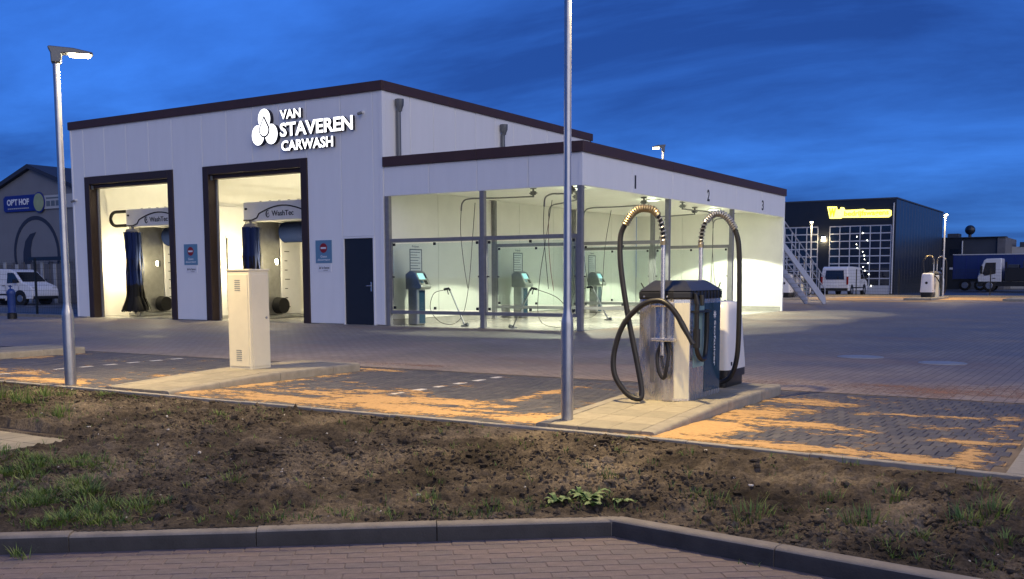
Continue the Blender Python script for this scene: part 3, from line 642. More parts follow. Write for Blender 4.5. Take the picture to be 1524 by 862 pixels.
for cx, cy, n, L in ((-3.02, 5.80, 17, .14), (-2.84, 5.90, 10, .09), (-3.20, 5.70, 12, .10), (-3.12, 5.86, 8, .08), (-2.94, 5.70, 8, .07)):
    for k in range(n): leaf(wd, cx, cy, k * 2.399 + rg.uniform(-.3, .3), L * rg.uniform(.6, 1.1), .018 * rg.uniform(.8, 1.3), rg.uniform(.2, .6))
# weeds rooted at the foot of the kerb
for (x, y, lb) in ((-5.42, 3.33, 'grassy weed rooted in the joint at the foot of the straight road kerb'), (-1.78, 5.36, 'single small seedling at the foot of the road kerb past its bend')):
    V = []; Fc = []
    for _ in range(34 if x < -4 else 10):
        a = rg.uniform(0, 6.28); hh = (.085 if x < -4 else .04) * rg.uniform(.5, 1.1); blade(V, Fc, x + rg.uniform(-.07, .07), y + rg.uniform(-.035, .02), ROAD_Z - .006, hh, .0028, hh * .4, a, hh * .4)
    tag(grass_obj('kerb_weed', V, Fc), lb, 'weed')

# ================================================================== car wash hall
FY = 21.5; HX0, HX1, HY1, HZ = -30.9, -17.45, 33.6, 6.52
G1 = (-30.22, -25.83); G2 = (-24.47, -20.18); GZ = 4.68; DOOR = (-18.92, -17.80, 2.38)
hall = thing('car_wash_hall', 'white panelled car wash hall with brown roof trim and two tall open gates', 'building', (-24.2, 27.5, 0))
def splits(a, b, w=1.12):
    n = max(1, round((b - a) / w)); return [(a + (b - a) * i / n, a + (b - a) * (i + 1) / n) for i in range(n)]
def panel(x0, x1, y0, y1, z0, z1, parent, m='white_panel', name='wall_panel'):
    return MB().box(x0, x1, y0, y1, z0, z1).build(name, m, parent, bevel=.012, seg=2)
g = .006
for a, b in splits(HX0, G1[0]) + splits(G1[1], G2[0]) + splits(G2[1], DOOR[0], 1.3) : panel(a + g, b - g, FY, FY + .12, .02, HZ - .2, hall)
panel(DOOR[1] + .02, HX1 - .12, FY, FY + .12, .02, HZ - .2, hall)
for a, b in splits(*G1) + splits(*G2): panel(a + g, b - g, FY, FY + .12, GZ + .004, HZ - .2, hall)
panel(DOOR[0] + g, DOOR[1] + .02 - g, FY, FY + .12, DOOR[2] + .06, HZ - .2, hall)
MB().box(HX1 - .116, HX1 + .012, FY - .012, FY + .13, .02, HZ - .2).build('corner_trim', 'white_panel', hall, bevel=.008)
MB().box(HX0 - .012, HX0 + .06, FY - .012, FY + .12, .02, HZ - .2).build('corner_trim', 'white_panel', hall, bevel=.008)
for a, b in splits(FY + .14, HY1): panel(HX1 - .12, HX1, a + g, b - g, 3.3, HZ - .2, hall)
panel(HX0, HX0 + .12, FY + .125, HY1 - .125, .02, HZ - .2, hall); panel(HX0, HX1, HY1 - .12, HY1, .02, HZ - .2, hall)
MB().box(HX0 + .01, HX1 - .01, FY + .02, HY1 - .02, HZ - .3, HZ - .12).build('roof', 'brown_trim', hall)
for i, (a, b) in enumerate(splits(HX0 - .05, HX1 + .05, 3.3)): MB().box(a + .002, b - .002, FY - .06, FY + .0, HZ - .24, HZ + .02).build('roof_trim', 'brown_trim', hall, bevel=.01)
for a, b in splits(FY + .002, HY1 + .05, 3.1): MB().box(HX1 + .0, HX1 + .052, a + .002, b - .002, HZ - .24, HZ + .018).build('roof_trim', 'brown_trim', hall, bevel=.01)
MB().box(HX0 - .05, HX0, FY + .002, HY1 + .05, HZ - .24, HZ + .018).build('roof_trim', 'brown_trim', hall)
MB().box(HX0 + .001, HX1 - .001, FY + .001, HY1, HZ - .08, HZ - .03).build('roof_edge', 'brown_trim', hall)
for (a, b) in (G1, G2):
    w, dpt = .25, .38
    o = MB().box(a, a + w, FY - .03, FY + dpt, .005, GZ).box(b - w, b, FY - .03, FY + dpt, .005, GZ).box(a + w, b - w, FY - .03, FY + dpt, GZ - w, GZ).build('gate_frame', 'gate_brown', hall, bevel=.012)
    MB().box(a + w + .01, b - w - .01, FY + .1, FY + dpt - .02, GZ - w - .12, GZ - w - .002).build('roller_box', 'gate_brown', hall, bevel=.01)
    MB().box(a + w - .001, a + w + .05, FY + dpt - .12, FY + dpt - .06, .01, GZ - w - .01).build('guide_rail', 'rail_steel', hall); MB().box(b - w - .05, b - w + .001, FY + dpt - .12, FY + dpt - .06, .01, GZ - w - .01).build('guide_rail', 'rail_steel', hall)
    MB().box(a + .28, a + .34, FY + .03, FY + .09, GZ - w - .16, GZ - w - .03).build('gate_sensor', 'lamp_grey', hall, bevel=.008)
# inside: partitions, rear wall, ceiling, floor
MB().box(-25.45, -25.25, FY + .5, HY1 - .13, .01, HZ - .45).build('partition_wall', 'white_inside', hall)
MB().box(-25.75, -24.5, FY + .125, FY + .5, .01, HZ - .45).build('pier_wall', 'white_inside', hall)
MB().box(-19.75, -19.6, FY + .125, HY1 - .13, .01, HZ - .45).build('partition_wall', 'white_inside', hall)
MB().box(HX0 + .13, HX0 + .20, FY + .125, HY1 - .13, .01, HZ - .45).build('inner_lining', 'white_inside', hall)
MB().box(HX0 + .21, -19.76, HY1 - .20, HY1 - .13, .01, HZ - .45).build('rear_lining', 'white_inside', hall)
MB().box(HX0 + .13, HX1 - .13, FY + .125, HY1 - .13, HZ - .42, HZ - .32).build('ceiling', 'white_inside', hall)
MB().box(HX0 + .21, HX1 - .14, FY - .02, HY1 - .13, -.1, .004).build('hall_floor', 'concrete_floor', hall)
# staff door
dr = MB().box(DOOR[0] + .05, DOOR[1] - .03, FY + .02, FY + .07, .015, DOOR[2]).build('door', 'door_dark', hall, bevel=.004)
MB().box(DOOR[0], DOOR[0] + .05, FY - .016, FY + .1, .0, DOOR[2] + .055).box(DOOR[1] - .03, DOOR[1] + .02, FY - .016, FY + .1, .0, DOOR[2] + .055).box(DOOR[0] + .05, DOOR[1] - .03, FY - .016, FY + .1, DOOR[2] + .005, DOOR[2] + .055).build('door_frame', 'white_panel', hall)
hx = DOOR[1] - .13
MB().box(hx - .022, hx + .022, FY + .005, FY + .02, .93, 1.19).tube([(hx, FY + .01, 1.08), (hx, FY - .045, 1.08), (hx - .015, FY - .05, 1.08), (hx - .13, FY - .05, 1.08)], .011, 8).build('handle', 'steel', dr, smooth=True)
MB().box(HX0, HX1, FY - .012, FY + .11, 0, .06).build('plinth', 'edging', hall) if False else None
for yy, zt in ((22.10, 6.12), (27.4, 6.10)):
    MB().tube([(HX1 + .085, yy, 4.3), (HX1 + .085, yy, zt - .3)], .065, 14).lathe([(.066, zt - .32), (.075, zt - .26), (.115, zt - .16), (.12, zt), (.105, zt), (.1, zt - .05)], (HX1 + .125, yy, 0), 16).build('drain_pipe', 'lamp_grey', hall, smooth=True)
# ceiling light strips, with a rack of pipes in the second bay
for bx in (-28.2, -22.4):
    for dx in (-1.3, 1.3):
        t = thing('ceiling_light', {(0, 0): 'long strip light under the first wash bay ceiling, along the outer wall', (0, 1): 'long strip light under the first wash bay ceiling, along the partition', (1, 0): 'long strip light under the second wash bay ceiling, along the partition', (1, 1): 'long strip light under the second wash bay ceiling, above the pipes'}[(int(bx > -25), int(dx > 0))], 'light', (bx + dx, 26, 5.9), 'strip lights inside the hall')
        MB().box(bx + dx - .09, bx + dx + .09, 22.6, 32.4, 5.98, 6.10).build('housing', 'white_plastic', t); MB().box(bx + dx - .06, bx + dx + .06, 22.65, 32.35, 5.95, 5.979).build('diffuser', 'led_white', t)
        L = bpy.data.lights.new('strip_glow', 'AREA'); L.shape = 'RECTANGLE'; L.size = .12; L.size_y = 9.6; L.energy = 30; L.color = (1.0, .82, .44); lo = bpy.data.objects.new('strip_glow', L); col.objects.link(lo); lo.location = (bx + dx, 27.5, 5.94); attach(lo, t)
rk2 = thing('pipe_rack', 'steel pipes on hangers beneath the ceiling of the second wash bay', 'pipes', (-22, 25, 5.0))
for k, (xx, zz) in enumerate(((-23.6, 5.0), (-22.9, 5.15), (-22.3, 5.0), (-21.7, 5.2))): MB().tube([(xx, 22.4, zz), (xx, 30, zz)], .035, 8).build('pipe', 'steel_dull', rk2, smooth=True)
for yy in (23.2, 24.6, 26.4):
    MB().box(-23.8, -21.4, yy - .02, yy + .02, 4.90, 4.95).tube([(-23.7, yy, 4.92), (-23.7, yy, 6.05)], .012, 6).tube([(-21.5, yy, 4.92), (-21.5, yy, 6.05)], .012, 6).build('hanger', 'rail_steel', rk2)

# wash gantries with hanging brushes
def strands(n, rx, z0, z1, flare, seed, w=.016):
    g2 = np.random.default_rng(seed); b = MB()
    for i in range(n):
        bn = i % 23; a = bn * 6.283 / 23 + g2.normal(0, .055); r0 = rx * (.72 + .22 * math.sin(bn * 2.7)) * g2.uniform(.75, 1.12); zt = z0 - g2.uniform(0, .25 * (z0 - z1)) if g2.random() < .3 else z0; zb = z1 + g2.uniform(0, .12)
        pts = []
        for k in range(7):
            t = k / 6; r = r0 * (1 + .10 * math.sin(k * 2.1 + a * 3)) + flare * max(0, t - .72) ** 2 * 12; a2 = a + .10 * math.sin(k * 1.7 + i); pts.append((r * math.cos(a2), r * math.sin(a2), zt + (zb - zt) * t, a2))
        vs = []
        for (x, y, z, a2) in pts: vs += [(x - math.sin(a2) * w, y + math.cos(a2) * w, z), (x + math.sin(a2) * w, y - math.cos(a2) * w, z)]
        for k in range(6): b.add([vs[2 * k], vs[2 * k + 1], vs[2 * k + 3], vs[2 * k + 2]], [(0, 1, 2, 3)], 1 if (k >= 4 or (k == 2 and i % 2)) else 0)
    return b
def gantry(cx, label, seed, chain):
    x0, x1, y0, y1 = cx - 1.72, cx + 1.72, 22.62, 24.9
    t = thing('wash_gantry', label, 'car wash', (cx, 23.6, 0), 'roll-over wash gantries')
    for xs in ((x0 - .30, x0 + .22), (x1 - .22, x1 + .30)):
        MB().box(xs[0], xs[1], y0 + .35, y0 + 1.35, .12, 3.1).build('column', 'steel_dull', t, bevel=.03)
        c2 = MB().box(xs[0], xs[1] + .002, y0 + 1.40, y1, .12, 3.1).build('column', 'white_plastic', t, bevel=.03)
        MB().box(xs[0] - .05, xs[1] + .05, y0 + .25, y1 + .1, .005, .12).build('foot_beam', 'galvanised', t, bevel=.02)
        xi = xs[1] + .003 if xs[0] < cx else xs[0] - .003
        mk = MB()
        for k in range(9): mk.box(xi - .006, xi + .006, y0 + 1.55, y0 + 1.55 + (.22 if k % 3 == 0 else .12), .35 + k * .3, .375 + k * .3)
        mk.build('scale_mark', 'ink', t)
        MB().tube([(xi, y0 + 1.2, .42), (xi + (.28 if xs[0] < cx else -.28), y0 + 1.2, .42)], [.27, .25], 22).build('wheel_brush', 'brush_black', t, smooth=True)
    hd = MB().box(x0 + .02, x1 - .02, y0, y0 + .5, 3.06, 3.66).build('header', 'white_plastic', t, bevel=.035, seg=3)
    MB().box(x0 + .1, x1 - .1, y0 + .55, y1, 3.12, 3.5).build('top_frame', 'steel_dull', t, bevel=.02)
    tp = MB()
    for k in range(5): tp.tube([(x0 + .5 + k * .4, y0 + .3, 3.62), (x0 + .5 + k * .4, y0 + .3, 3.70)], .04, 8)
    tp.build('valve', 'brush_black', hd)
    arc = [(x0 + .05, y0 - .008, 3.10), (x0 + .40, y0 - .008, 3.10), (x0 + .62, y0 - .008, 3.16)] + [(cx - 1.0 + 2.0 * k / 12, y0 - .008, 3.24 + .27 * math.sin(math.pi * (.06 + .88 * k / 12))) for k in range(13)] + [(x1 - .6, y0 - .008, 3.16), (x1 - .05, y0 - .008, 3.10)]
    MB().tube(arc, .022, 6).build('arch_stripe', 'ink', hd)
    ring = [(cx - .62 + .07 * math.cos(a), y0 - .008, 3.27 + .10 * math.sin(a)) for a in np.linspace(.8, 6.0, 14)]
    MB().tube(ring, [.004 + .016 * math.sin(math.pi * k / 13) for k in range(14)], 6).tube([(cx - .62, y0 - .008, 3.25), (cx - .60, y0 - .008, 3.31)], .014, 6).build('emblem', 'ink', hd)
    fit_text('WashTec', 'lettering', ['ink'], (0, y0 - .006, 0), cx - .46, cx + .45, 3.20, 3.36, 0, hd, bold=.012, ext=.004)
    MB().box(x0 + .12, x0 + .20, y0 - .03, y0, 3.42, 3.48).build('nozzle', 'ink', hd)
    # vertical brushes
    for bx, sd in ((cx - 1.42, 1), (cx + 1.42, 2)):
        br = MB().tube([(bx, y0 + .04, .1), (bx, y0 + .04, 3.12)], .045, 10).lathe([(.20, 2.86), (.24, 2.9), (.2, 2.98), (.05, 3.0)], (bx, y0 + .04, 0), 18).build('brush_shaft', 'rail_steel', t, smooth=True)
        s = strands(430, .30, 2.88, .16, .22, seed + sd); s.v = [(x + bx, y + y0 + .04, z) for x, y, z in s.v]
        s.build('bristles', ['brush_blue', 'brush_black'], br, recalc=False)
    # roof brush
    rb = MB().tube([(x0 + .3, y0 + 1.55, 2.78), (x1 - .3, y0 + 1.55, 2.78)], .33, 20).build('roof_brush', 'brush_blue', t, smooth=True)
    # working lamps on the inner faces of the columns
    for sx in (-1, 1):
        lx = (x0 - .36) if sx < 0 else cx - .92
        MB().box(lx - .05, lx + .05, y0 + .62, y0 + .72, 1.72, 1.92).build('lamp_housing', 'lamp_grey', t)
        MB().lathe([(.035, -.02), (.06, 0), (.05, .03), (.0, .05)], (0, 0, 0), 12).build('x', 'led') if False else None
        bm = MB(); bm.box(lx - .04, lx + .04, y0 + .60, y0 + .618, 1.76, 1.88); bm.build('lamp_lens', 'bay_bulb', t)
        L = bpy.data.lights.new('gantry_lamp', 'POINT'); L.energy = (130 if sx < 0 else 60); L.shadow_soft_size = .08; L.color = (1.0, .84, .48); lo = bpy.data.objects.new('gantry_lamp', L); col.objects.link(lo); lo.location = (lx - (.10 if sx < 0 else 0), y0 + .45, 1.82); attach(lo, t)
    if chain:
        cp = [(x0 + .10, y0 + .1, 3.60)] + [(x0 - .62 + .30 * math.cos(a), y0 + .1, 3.36 + .24 * math.sin(a)) for a in np.linspace(math.pi / 2, math.pi * 1.5, 12)] + [(x0 + .10, y0 + .1, 3.12)]
        MB().tube(cp, .055, 8).build('cable_chain', 'brush_black', t, smooth=True)
gantry(-27.95, 'grey roll-over wash gantry with dark brushes and looped cable chain, in the first bay', 20, True)
gantry(-22.28, 'grey roll-over wash gantry with blue brushes in the bay behind the cream cabinet', 40, False)
wp = thing('splash_panel', 'tall white splash panel on the wall inside the second wash bay', 'panel', (-25.2, 23.6, 0))
MB().box(-25.24, -25.19, 22.5, 24.6, .1, 3.6).build('panel', 'white_plastic', wp, bevel=.01); MB().tube([(-25.15, 23.0, .3), (-25.15, 23.0, 2.6)], .02, 6).build('pipe', 'brush_black', wp)

# illuminated roof sign
sg = thing('illuminated_sign', 'white illuminated letters and three-drop emblem high on the hall front, above the second gate', 'sign', (-20.2, FY, 5.5))
SM = ['sign_face', 'sign_side']; SY = FY - .07
for body, x0, x1, z0, z1 in (('VAN', -21.08, -20.28, 5.80, 6.06), ('STAVEREN', -21.09, -18.38, 5.31, 5.70), ('CARWASH', -21.05, -19.10, 4.91, 5.20)):
    fit_text(body, 'letter', SM, (0, SY, 0), x0, x1, z0, z1, 0, sg, bold=.025, ext=.045, letters=True)
def drop_poly(cx, cz, r, h, n=24):
    P = [(cx, cz + h)]
    for k in range(n + 1):
        a = math.pi * .5 - rad(52) - (2 * math.pi - 2 * rad(52)) * k / n; P.append((cx + r * math.cos(a), cz + r * math.sin(a)))
    return P
def circ(cx, cz, rx, rz, n=28): return [(cx + rx * math.cos(2 * math.pi * k / n), cz + rz * math.sin(2 * math.pi * k / n)) for k in range(n)]
def sign_piece(poly, name, y0=SY - .07, y1=SY + .07):
    o = MB().prism(poly, y0, y1, 'y').build(name, SM, sg)
    for p in o.data.polygons: p.material_index = 0 if p.normal.y < -.7 else 1
cx, cz = -21.68, 5.60
sign_piece(circ(cx, cz + .27, .24, .28), 'petal'); sign_piece(circ(cx - .265, cz - .18, .245, .285), 'petal', SY - .066); sign_piece(circ(cx + .265, cz - .18, .245, .285), 'petal', SY - .068)
MB().prism(drop_poly(cx, cz - .05, .215, .42), SY - .078, SY - .0705, 'y').build('drop_outline', 'sign_side', sg)
sign_piece(drop_poly(cx, cz - .05, .165, .33), 'drop', SY - .086, SY - .0785)
MB().box(cx - .022, cx + .022, SY - .078, SY - .0705, cz - .46, cz - .2).build('drop_outline', 'sign_side', sg)
# no-entry plates and cameras
for k, x0 in enumerate((-25.42, -19.92)):
    w = 'between the two wash gates' if k == 0 else 'beside the dark staff door'
    t = thing('no_entry_sign', 'small blue no-entry sign plate %s' % w, 'sign', (x0 + .3, FY, 1.7), 'no-entry plates on the hall front')
    MB().box(x0, x0 + .60, FY - .016, FY - .001, 1.72, 2.36).build('plate', 'plate_blue', t)
    MB().prism(circ(x0 + .30, 2.14, .135, .135), FY - .022, FY - .0165, 'y').build('red_disc', 'stop_red', t); MB().box(x0 + .20, x0 + .40, FY - .026, FY - .0225, 2.115, 2.165).build('white_bar', 'plate_white', t)
    fit_text('Geen', 'lettering', ['plate_white'], (0, FY - .018, 0), x0 + .18, x0 + .42, 1.87, 1.94, 0, t, bold=.02); fit_text('doorgang', 'lettering', ['plate_white'], (0, FY - .018, 0), x0 + .07, x0 + .54, 1.765, 1.845, 0, t, bold=.02)
    t = thing('name_plate', 'small white name plate with dark lettering %s' % w, 'sign', (x0 + .3, FY, 1.5), 'name plates on the hall front')
    MB().box(x0 + .08, x0 + .56, FY - .012, FY - .001, 1.47, 1.68).build('plate', 'plate_white', t)
    fit_text('Van Staveren', 'lettering', ['ink'], (0, FY - .014, 0), x0 + .2, x0 + .5, 1.555, 1.62, 0, t, bold=.02); fit_text('carwash', 'lettering', ['ink'], (0, FY - .014, 0), x0 + .28, x0 + .44, 1.50, 1.535, 0, t)
    MB().prism(drop_poly(x0 + .15, 1.575, .025, .05, 10), FY - .016, FY - .0125, 'y').build('emblem', 'ink', t)
for (x, z, lb) in ((-18.11, 5.76, 'small grey security camera right of the lit sign'), (-30.72, 3.95, 'small grey security camera at the outer corner of the hall')):
    t = thing('security_camera', lb, 'camera', (x, FY, z))
    MB().tube([(x, FY, z), (x, FY - .05, z)], .045, 12).tube([(x, FY - .05, z), (x, FY - .10, z - .02)], .02, 8).build('bracket', 'white_plastic', t, smooth=True)
    c = MB().tube([(x + .03, FY - .08, z - .02), (x - .06, FY - .15, z - .06)], .04, 12).build('body', 'lamp_grey', t, smooth=True); MB().tube([(x - .06, FY - .15, z - .06), (x - .068, FY - .157, z - .062)], .032, 12).build('lens', 'ink', c)

# ================================================================== self-service canopy with three bays
CX0, CX1, CY1 = HX1, -11.40, 37.55; CZ = 4.50; FB = 3.48; CEIL = 3.70; DIV = (21.55, 26.8, 32.05)
cp = thing('wash_bay_canopy', 'low white canopy with three numbered self-service wash bays and brown roof trim', 'building', (-14.4, 29.5, 0))
for a, b in splits(CX0 + .015, CX1, 1.5): panel(a + g, b - g, FY + .004, FY + .10, FB, CZ - .24, cp, name='fascia_panel')
for a, b in splits(FY + .105, CY1, 2.65): panel(CX1 - .10, CX1, a + g, b - g, FB, CZ - .24, cp, name='fascia_panel')
MB().box(CX1 - .104, CX1 + .006, FY - .004, FY + .104, FB - .005, CZ - .24).build('corner_trim', 'white_panel', cp, bevel=.006)
for a, b in splits(CX0 + .016, CX1 + .05, 3.0): MB().box(a + .002, b - .002, FY - .055, FY + .02, CZ - .24, CZ + .02).build('roof_trim', 'brown_trim', cp, bevel=.01)
for a, b in splits(FY + .022, CY1 + .05, 5.2): MB().box(CX1 - .02, CX1 + .05, a + .002, b - .002, CZ - .24, CZ + .02).build('roof_trim', 'brown_trim', cp, bevel=.01)
MB().box(CX0 + .02, CX1 - .022, FY + .022, CY1, CZ - .2, CZ - .1).build('roof', 'brown_trim', cp)
MB().box(CX0 + .01, CX1 - .102, FY + .11, CY1 - .11, CEIL, CEIL + .05).build('ceiling', 'white_inside', cp)
for i, (a, b) in enumerate(splits(FY + .15, CY1 - .1, 2.3)): panel(CX0 - .02, CX0 + .06, a + g, b - g, .16, CEIL, cp, 'white_inside')
for a, b in splits(CX0 + .06, CX1 - .06, 2.0): panel(a + g, b - g, CY1 - .10, CY1, .16, CZ - .24, cp, 'white_inside')
MB().box(CX0 + .02, CX0 + .07, FY + .15, CY1 - .1, .004, .15).box(CX0 + .07, CX1 - .06, CY1 - .11, CY1 - .002, .004, .15).build('plinth', 'concrete_floor', cp)
MB().box(CX1 - .06, CX1 + .004, CY1 - .11, CY1 + .004, .004, CZ - .24).build('end_trim', 'white_panel', cp)
MB().box(CX0 + .02, CX1 - .02, FY - .02, CY1, -.1, .004).build('bay_floor', 'concrete_floor', cp)
for k, yy in enumerate(DIV):
    for xx in (CX0 + .12, -14.27, CX1 - .07):
        w = .065
        MB().box(xx - w, xx + w, yy - w, yy + w, .005, FB + (.0 if k == 0 else .2)).build('post', 'rail_steel', cp, bevel=.006)
        MB().box(xx - .11, xx + .11, yy - .11, yy + .11, .004, .02).build('base_plate', 'rail_steel', cp)
    for (xa, xb) in ((CX0 + .185, -14.335), (-14.205, CX1 - .135)):
        for z0, z1 in ((2.24, 2.34), (.33, .42)): MB().box(xa, xb, yy - .04, yy + .04, z0, z1).build('rail', 'rail_steel', cp, bevel=.006)
        for xx in (xa, xb - .05): MB().box(xx, xx + .05, yy - .035, yy + .035, .42, 2.24).build('stile', 'rail_steel', cp)
        p = MB().box(xa + .08, xb - .08, yy - .006, yy + .006, .46, 2.20).build('glass_pane', 'bay_glass', cp)
        cl = MB()
        for xx in (xa + .12, (xa + xb) / 2, xb - .12):
            for zz in (2.15, .46): cl.box(xx - .028, xx + .028, yy - .022, yy + .022, zz, zz + .07)
        for xx in (xa + .06, xb - .09): cl.box(xx, xx + .05, yy - .022, yy + .022, 1.3, 1.34)
        cl.build('glass_clamp', 'ink', p)
for k, yy in enumerate((24.46, 29.73, 34.96)):
    d = str(k + 1); wz = (.085 if k == 0 else .20)
    fit_text(d, 'bay_number', ['ink'], (CX1 + .004, 0, 0), yy - wz / 2, yy + wz / 2, 3.60, 3.95, 0, cp, SIDE, bold=.02, ext=.003)
for k, yy in enumerate((24.3, 29.3, 34.6)):
    t = thing('ceiling_downlight', 'round lit downlight in the canopy ceiling of bay %s' % ('one', 'two', 'three')[k], 'light', (-13.05, yy, CEIL), 'canopy downlights')
    MB().lathe([(.26, -.01), (.25, -.035), (.20, -.045), (.19, -.02)], (-13.05, yy, CEIL), 28).build('ring', 'white_plastic', t, smooth=True); MB().lathe([(.188, -.03), (.188, -.022)], (-13.05, yy, CEIL), 28).build('diffuser', 'led_disc', t)
    L = bpy.data.lights.new('downlight_beam', 'SPOT'); L.energy = 950; L.spot_size = rad(121); L.spot_blend = .06; L.shadow_soft_size = .08; L.color = (.98, 1.0, .74); lo = bpy.data.objects.new('downlight_beam', L); col.objects.link(lo); lo.location = (-13.05, yy, CEIL - .06); attach(lo, t)
    L = bpy.data.lights.new('downlight_glow', 'POINT'); L.energy = 8; L.shadow_soft_size = .15; L.color = (.86, 1.0, .70); lo = bpy.data.objects.new('downlight_glow', L); col.objects.link(lo); lo.location = (-13.05, yy, CEIL - .25); attach(lo, t)

# bay equipment
for k, yy in enumerate((22.25, 27.75, 33.0)):
    w = ('first', 'second', 'third')[k]; x = CX0 + .52
    t = thing('payment_terminal', 'steel pay terminal with lit screen on a pedestal in the %s wash bay' % w, 'terminal', (x, yy, 0), 'pay terminals in the bays')
    MB().box(x - .17, x + .15, yy - .19, yy + .19, .005, 1.02).build('pedestal', 'steel_dull', t, bevel=.03); MB().box(x + .12, x + .153, yy - .10, yy + .17, .05, .95).build('side_panel', 'vac_blue', t)
    hd = MB().prism([(x - .22, .98), (x + .30, .98), (x + .34, 1.06), (x + .10, 1.46), (x - .05, 1.50), (x - .22, 1.40)], yy - .24, yy + .24, 'y').build('head', 'steel_dull', t, bevel=.03)
    sl = Vector((.24, 0, -.40)).normalized(); nn = Vector((.40, 0, .24)).normalized()
    def slab(u0, u1, v0, v1, th, m, nm):
        b = MB(); o = Vector((x + .10, yy, 1.46))
        P = [o + sl * u + Vector((0, v, 0)) + nn * h for h in (.001, th) for u, v in ((u0, v0), (u1, v0), (u1, v1), (u0, v1))]
        b.add(P, [(0, 3, 2, 1), (4, 5, 6, 7), (0, 1, 5, 4), (1, 2, 6, 5), (2, 3, 7, 6), (3, 0, 4, 7)]); b.build(nm, m, hd)
    slab(.05, .24, -.17, .10, .006, 'screen', 'screen'); slab(.28, .36, -.17, -.06, .008, 'plate_blue', 'card_reader'); slab(.28, .40, .0, .12, .01, 'ink', 'keypad'); slab(.06, .20, .13, .19, .008, 'ink', 'coin_slot')
    b = thing('price_board', 'framed price list on the back wall of the %s wash bay' % w, 'sign', (CX0 + .06, yy + .55, 1.3), 'price lists on the bay walls')
    xb = CX0 + .062; y0 = yy + .28; y1 = y0 + .56
    MB().box(xb, xb + .008, y0, y1, 1.30, 2.10).build('board', 'plate_white', b)
    fr = MB(); fr.box(xb + .008, xb + .016, y0, y0 + .025, 1.30, 2.10).box(xb + .008, xb + .016, y1 - .025, y1, 1.30, 2.10).box(xb + .008, xb + .016, y0 + .025, y1 - .025, 2.07, 2.10); fr.build('frame', 'ink_grey', b)
    ln = MB()
    for q in range(9): ln.box(xb + .008, xb + .0105, y0 + .04, y0 + random.uniform(.30, .50), 2.0 - q * .075, 2.018 - q * .075)
    ln.box(xb + .008, xb + .0105, y0 + .03, y1 - .03, 1.325, 1.34); ln.build('price_line', 'ink_grey', b)
    fit_text('Prijzen', 'lettering', ['ink_grey'], (xb + .003, 0, 0), y0 + .12, y0 + .44, 2.13, 2.20, 0, b, SIDE, bold=.02)
def lance(bx, by, tx, tz, loop, lb):
    t = thing('wash_lance', lb, 'wash lance', (bx, by, 0), 'wash lances on their stands')
    d = 1 if tx > bx else -1
    MB().tube([(bx, by, .06), (tx, by, tz)], .022, 8).build('lance_tube', 'steel_dull', t, smooth=True)
    MB().tube([(bx - .03 * d, by, .03), (bx + .12 * -d, by, .06)], .05, 10).lathe([(.1, .004), (.1, .03), (.06, .05)], (bx, by, 0), 14).build('brush_foot', 'lamp_grey', t, smooth=True)
    MB().tube([(tx, by, tz), (tx + .05 * d, by, tz + .06), (tx + .2 * d, by, tz + .03)], .032, 8).tube([(tx + .10 * d, by, tz + .04), (tx + .06 * d, by, tz - .10)], .014, 6).build('grip', 'ink', t, smooth=True)
    MB().tube(spline(loop, 8), .008, 6).build('hose', 'rubber', t, smooth=True)
lance(-15.25, 22.1, -15.70, .95, [(-15.9, 22.1, .97), (-16.25, 22.1, .86), (-16.4, 22.15, .45), (-16.15, 22.2, .12), (-15.7, 22.2, .05), (-15.35, 22.2, .35), (-15.22, 22.3, 1.2), (-15.30, 22.6, 2.4), (-15.35, 22.8, 3.3)], 'steel wash lance leaning left behind the first glass panel, hose looped')
lance(-13.62, 21.95, -13.12, .97, [(-12.95, 21.95, 1.0), (-12.3, 22.0, .75), (-12.0, 22.1, .2), (-12.5, 22.2, .04), (-13.0, 22.2, .25), (-13.05, 22.3, 1.2), (-12.95, 22.5, 2.4), (-12.85, 22.6, 3.25)], 'steel wash lance leaning right behind the second glass panel, hose looped')
lance(-13.6, 27.3, -14.1, .95, [(-14.3, 27.3, .98), (-14.75, 27.3, .8), (-14.8, 27.3, .3), (-14.4, 27.3, .05), (-13.9, 27.35, .4), (-13.8, 27.5, 2.2), (-13.7, 27.7, 3.3)], 'steel wash lance standing in the second wash bay')
lance(-14.9, 32.5, -14.4, .95, [(-14.2, 32.5, .98), (-13.8, 32.5, .8), (-13.7, 32.5, .3), (-14.1, 32.5, .05), (-14.5, 32.55, .4), (-14.4, 32.7, 2.2), (-14.2, 32.9, 3.3)], 'steel wash lance standing in the third wash bay')
def boom(px, py, ang, L, drop, lb, red=False):
    t = thing('ceiling_boom', lb, 'hose boom', (px, py, CEIL), 'swivelling hose booms under the canopy')
    d = Vector((math.cos(ang), math.sin(ang), 0)); p = Vector((px, py, 0))
    MB().lathe([(.09, 3.66), (.09, 3.70)], (px, py, 0), 16).tube([(px, py, 3.68), (px, py, 3.44)], .03, 10).box(px - .08, px + .08, py - .02, py + .02, 3.50, 3.60).tube([(px - .12, py, 3.55), (px + .12, py, 3.55)], .015, 8).build('swivel', 'rail_steel', t, smooth=True)
    e = p + d * L
    MB().tube(spline([(px, py, 3.46), (px + d.x * L * .5, py + d.y * L * .5, 3.42), (e.x - d.x * .2, e.y - d.y * .2, 3.40), (e.x, e.y, 3.30), (e.x + d.x * .04, e.y + d.y * .04, 3.08)], 6), .020, 8).build('arm', 'rail_steel', t, smooth=True)
    MB().tube(spline([(e.x + d.x * .04, e.y + d.y * .04, 3.10), (e.x + d.x * .06, e.y + d.y * .06, 2.5), (e.x, e.y + .05, 1.6), (e.x - d.x * .1, e.y + .1, drop)], 6), .009, 6).build('hose', 'pipe_red' if red else 'rubber', t, smooth=True)
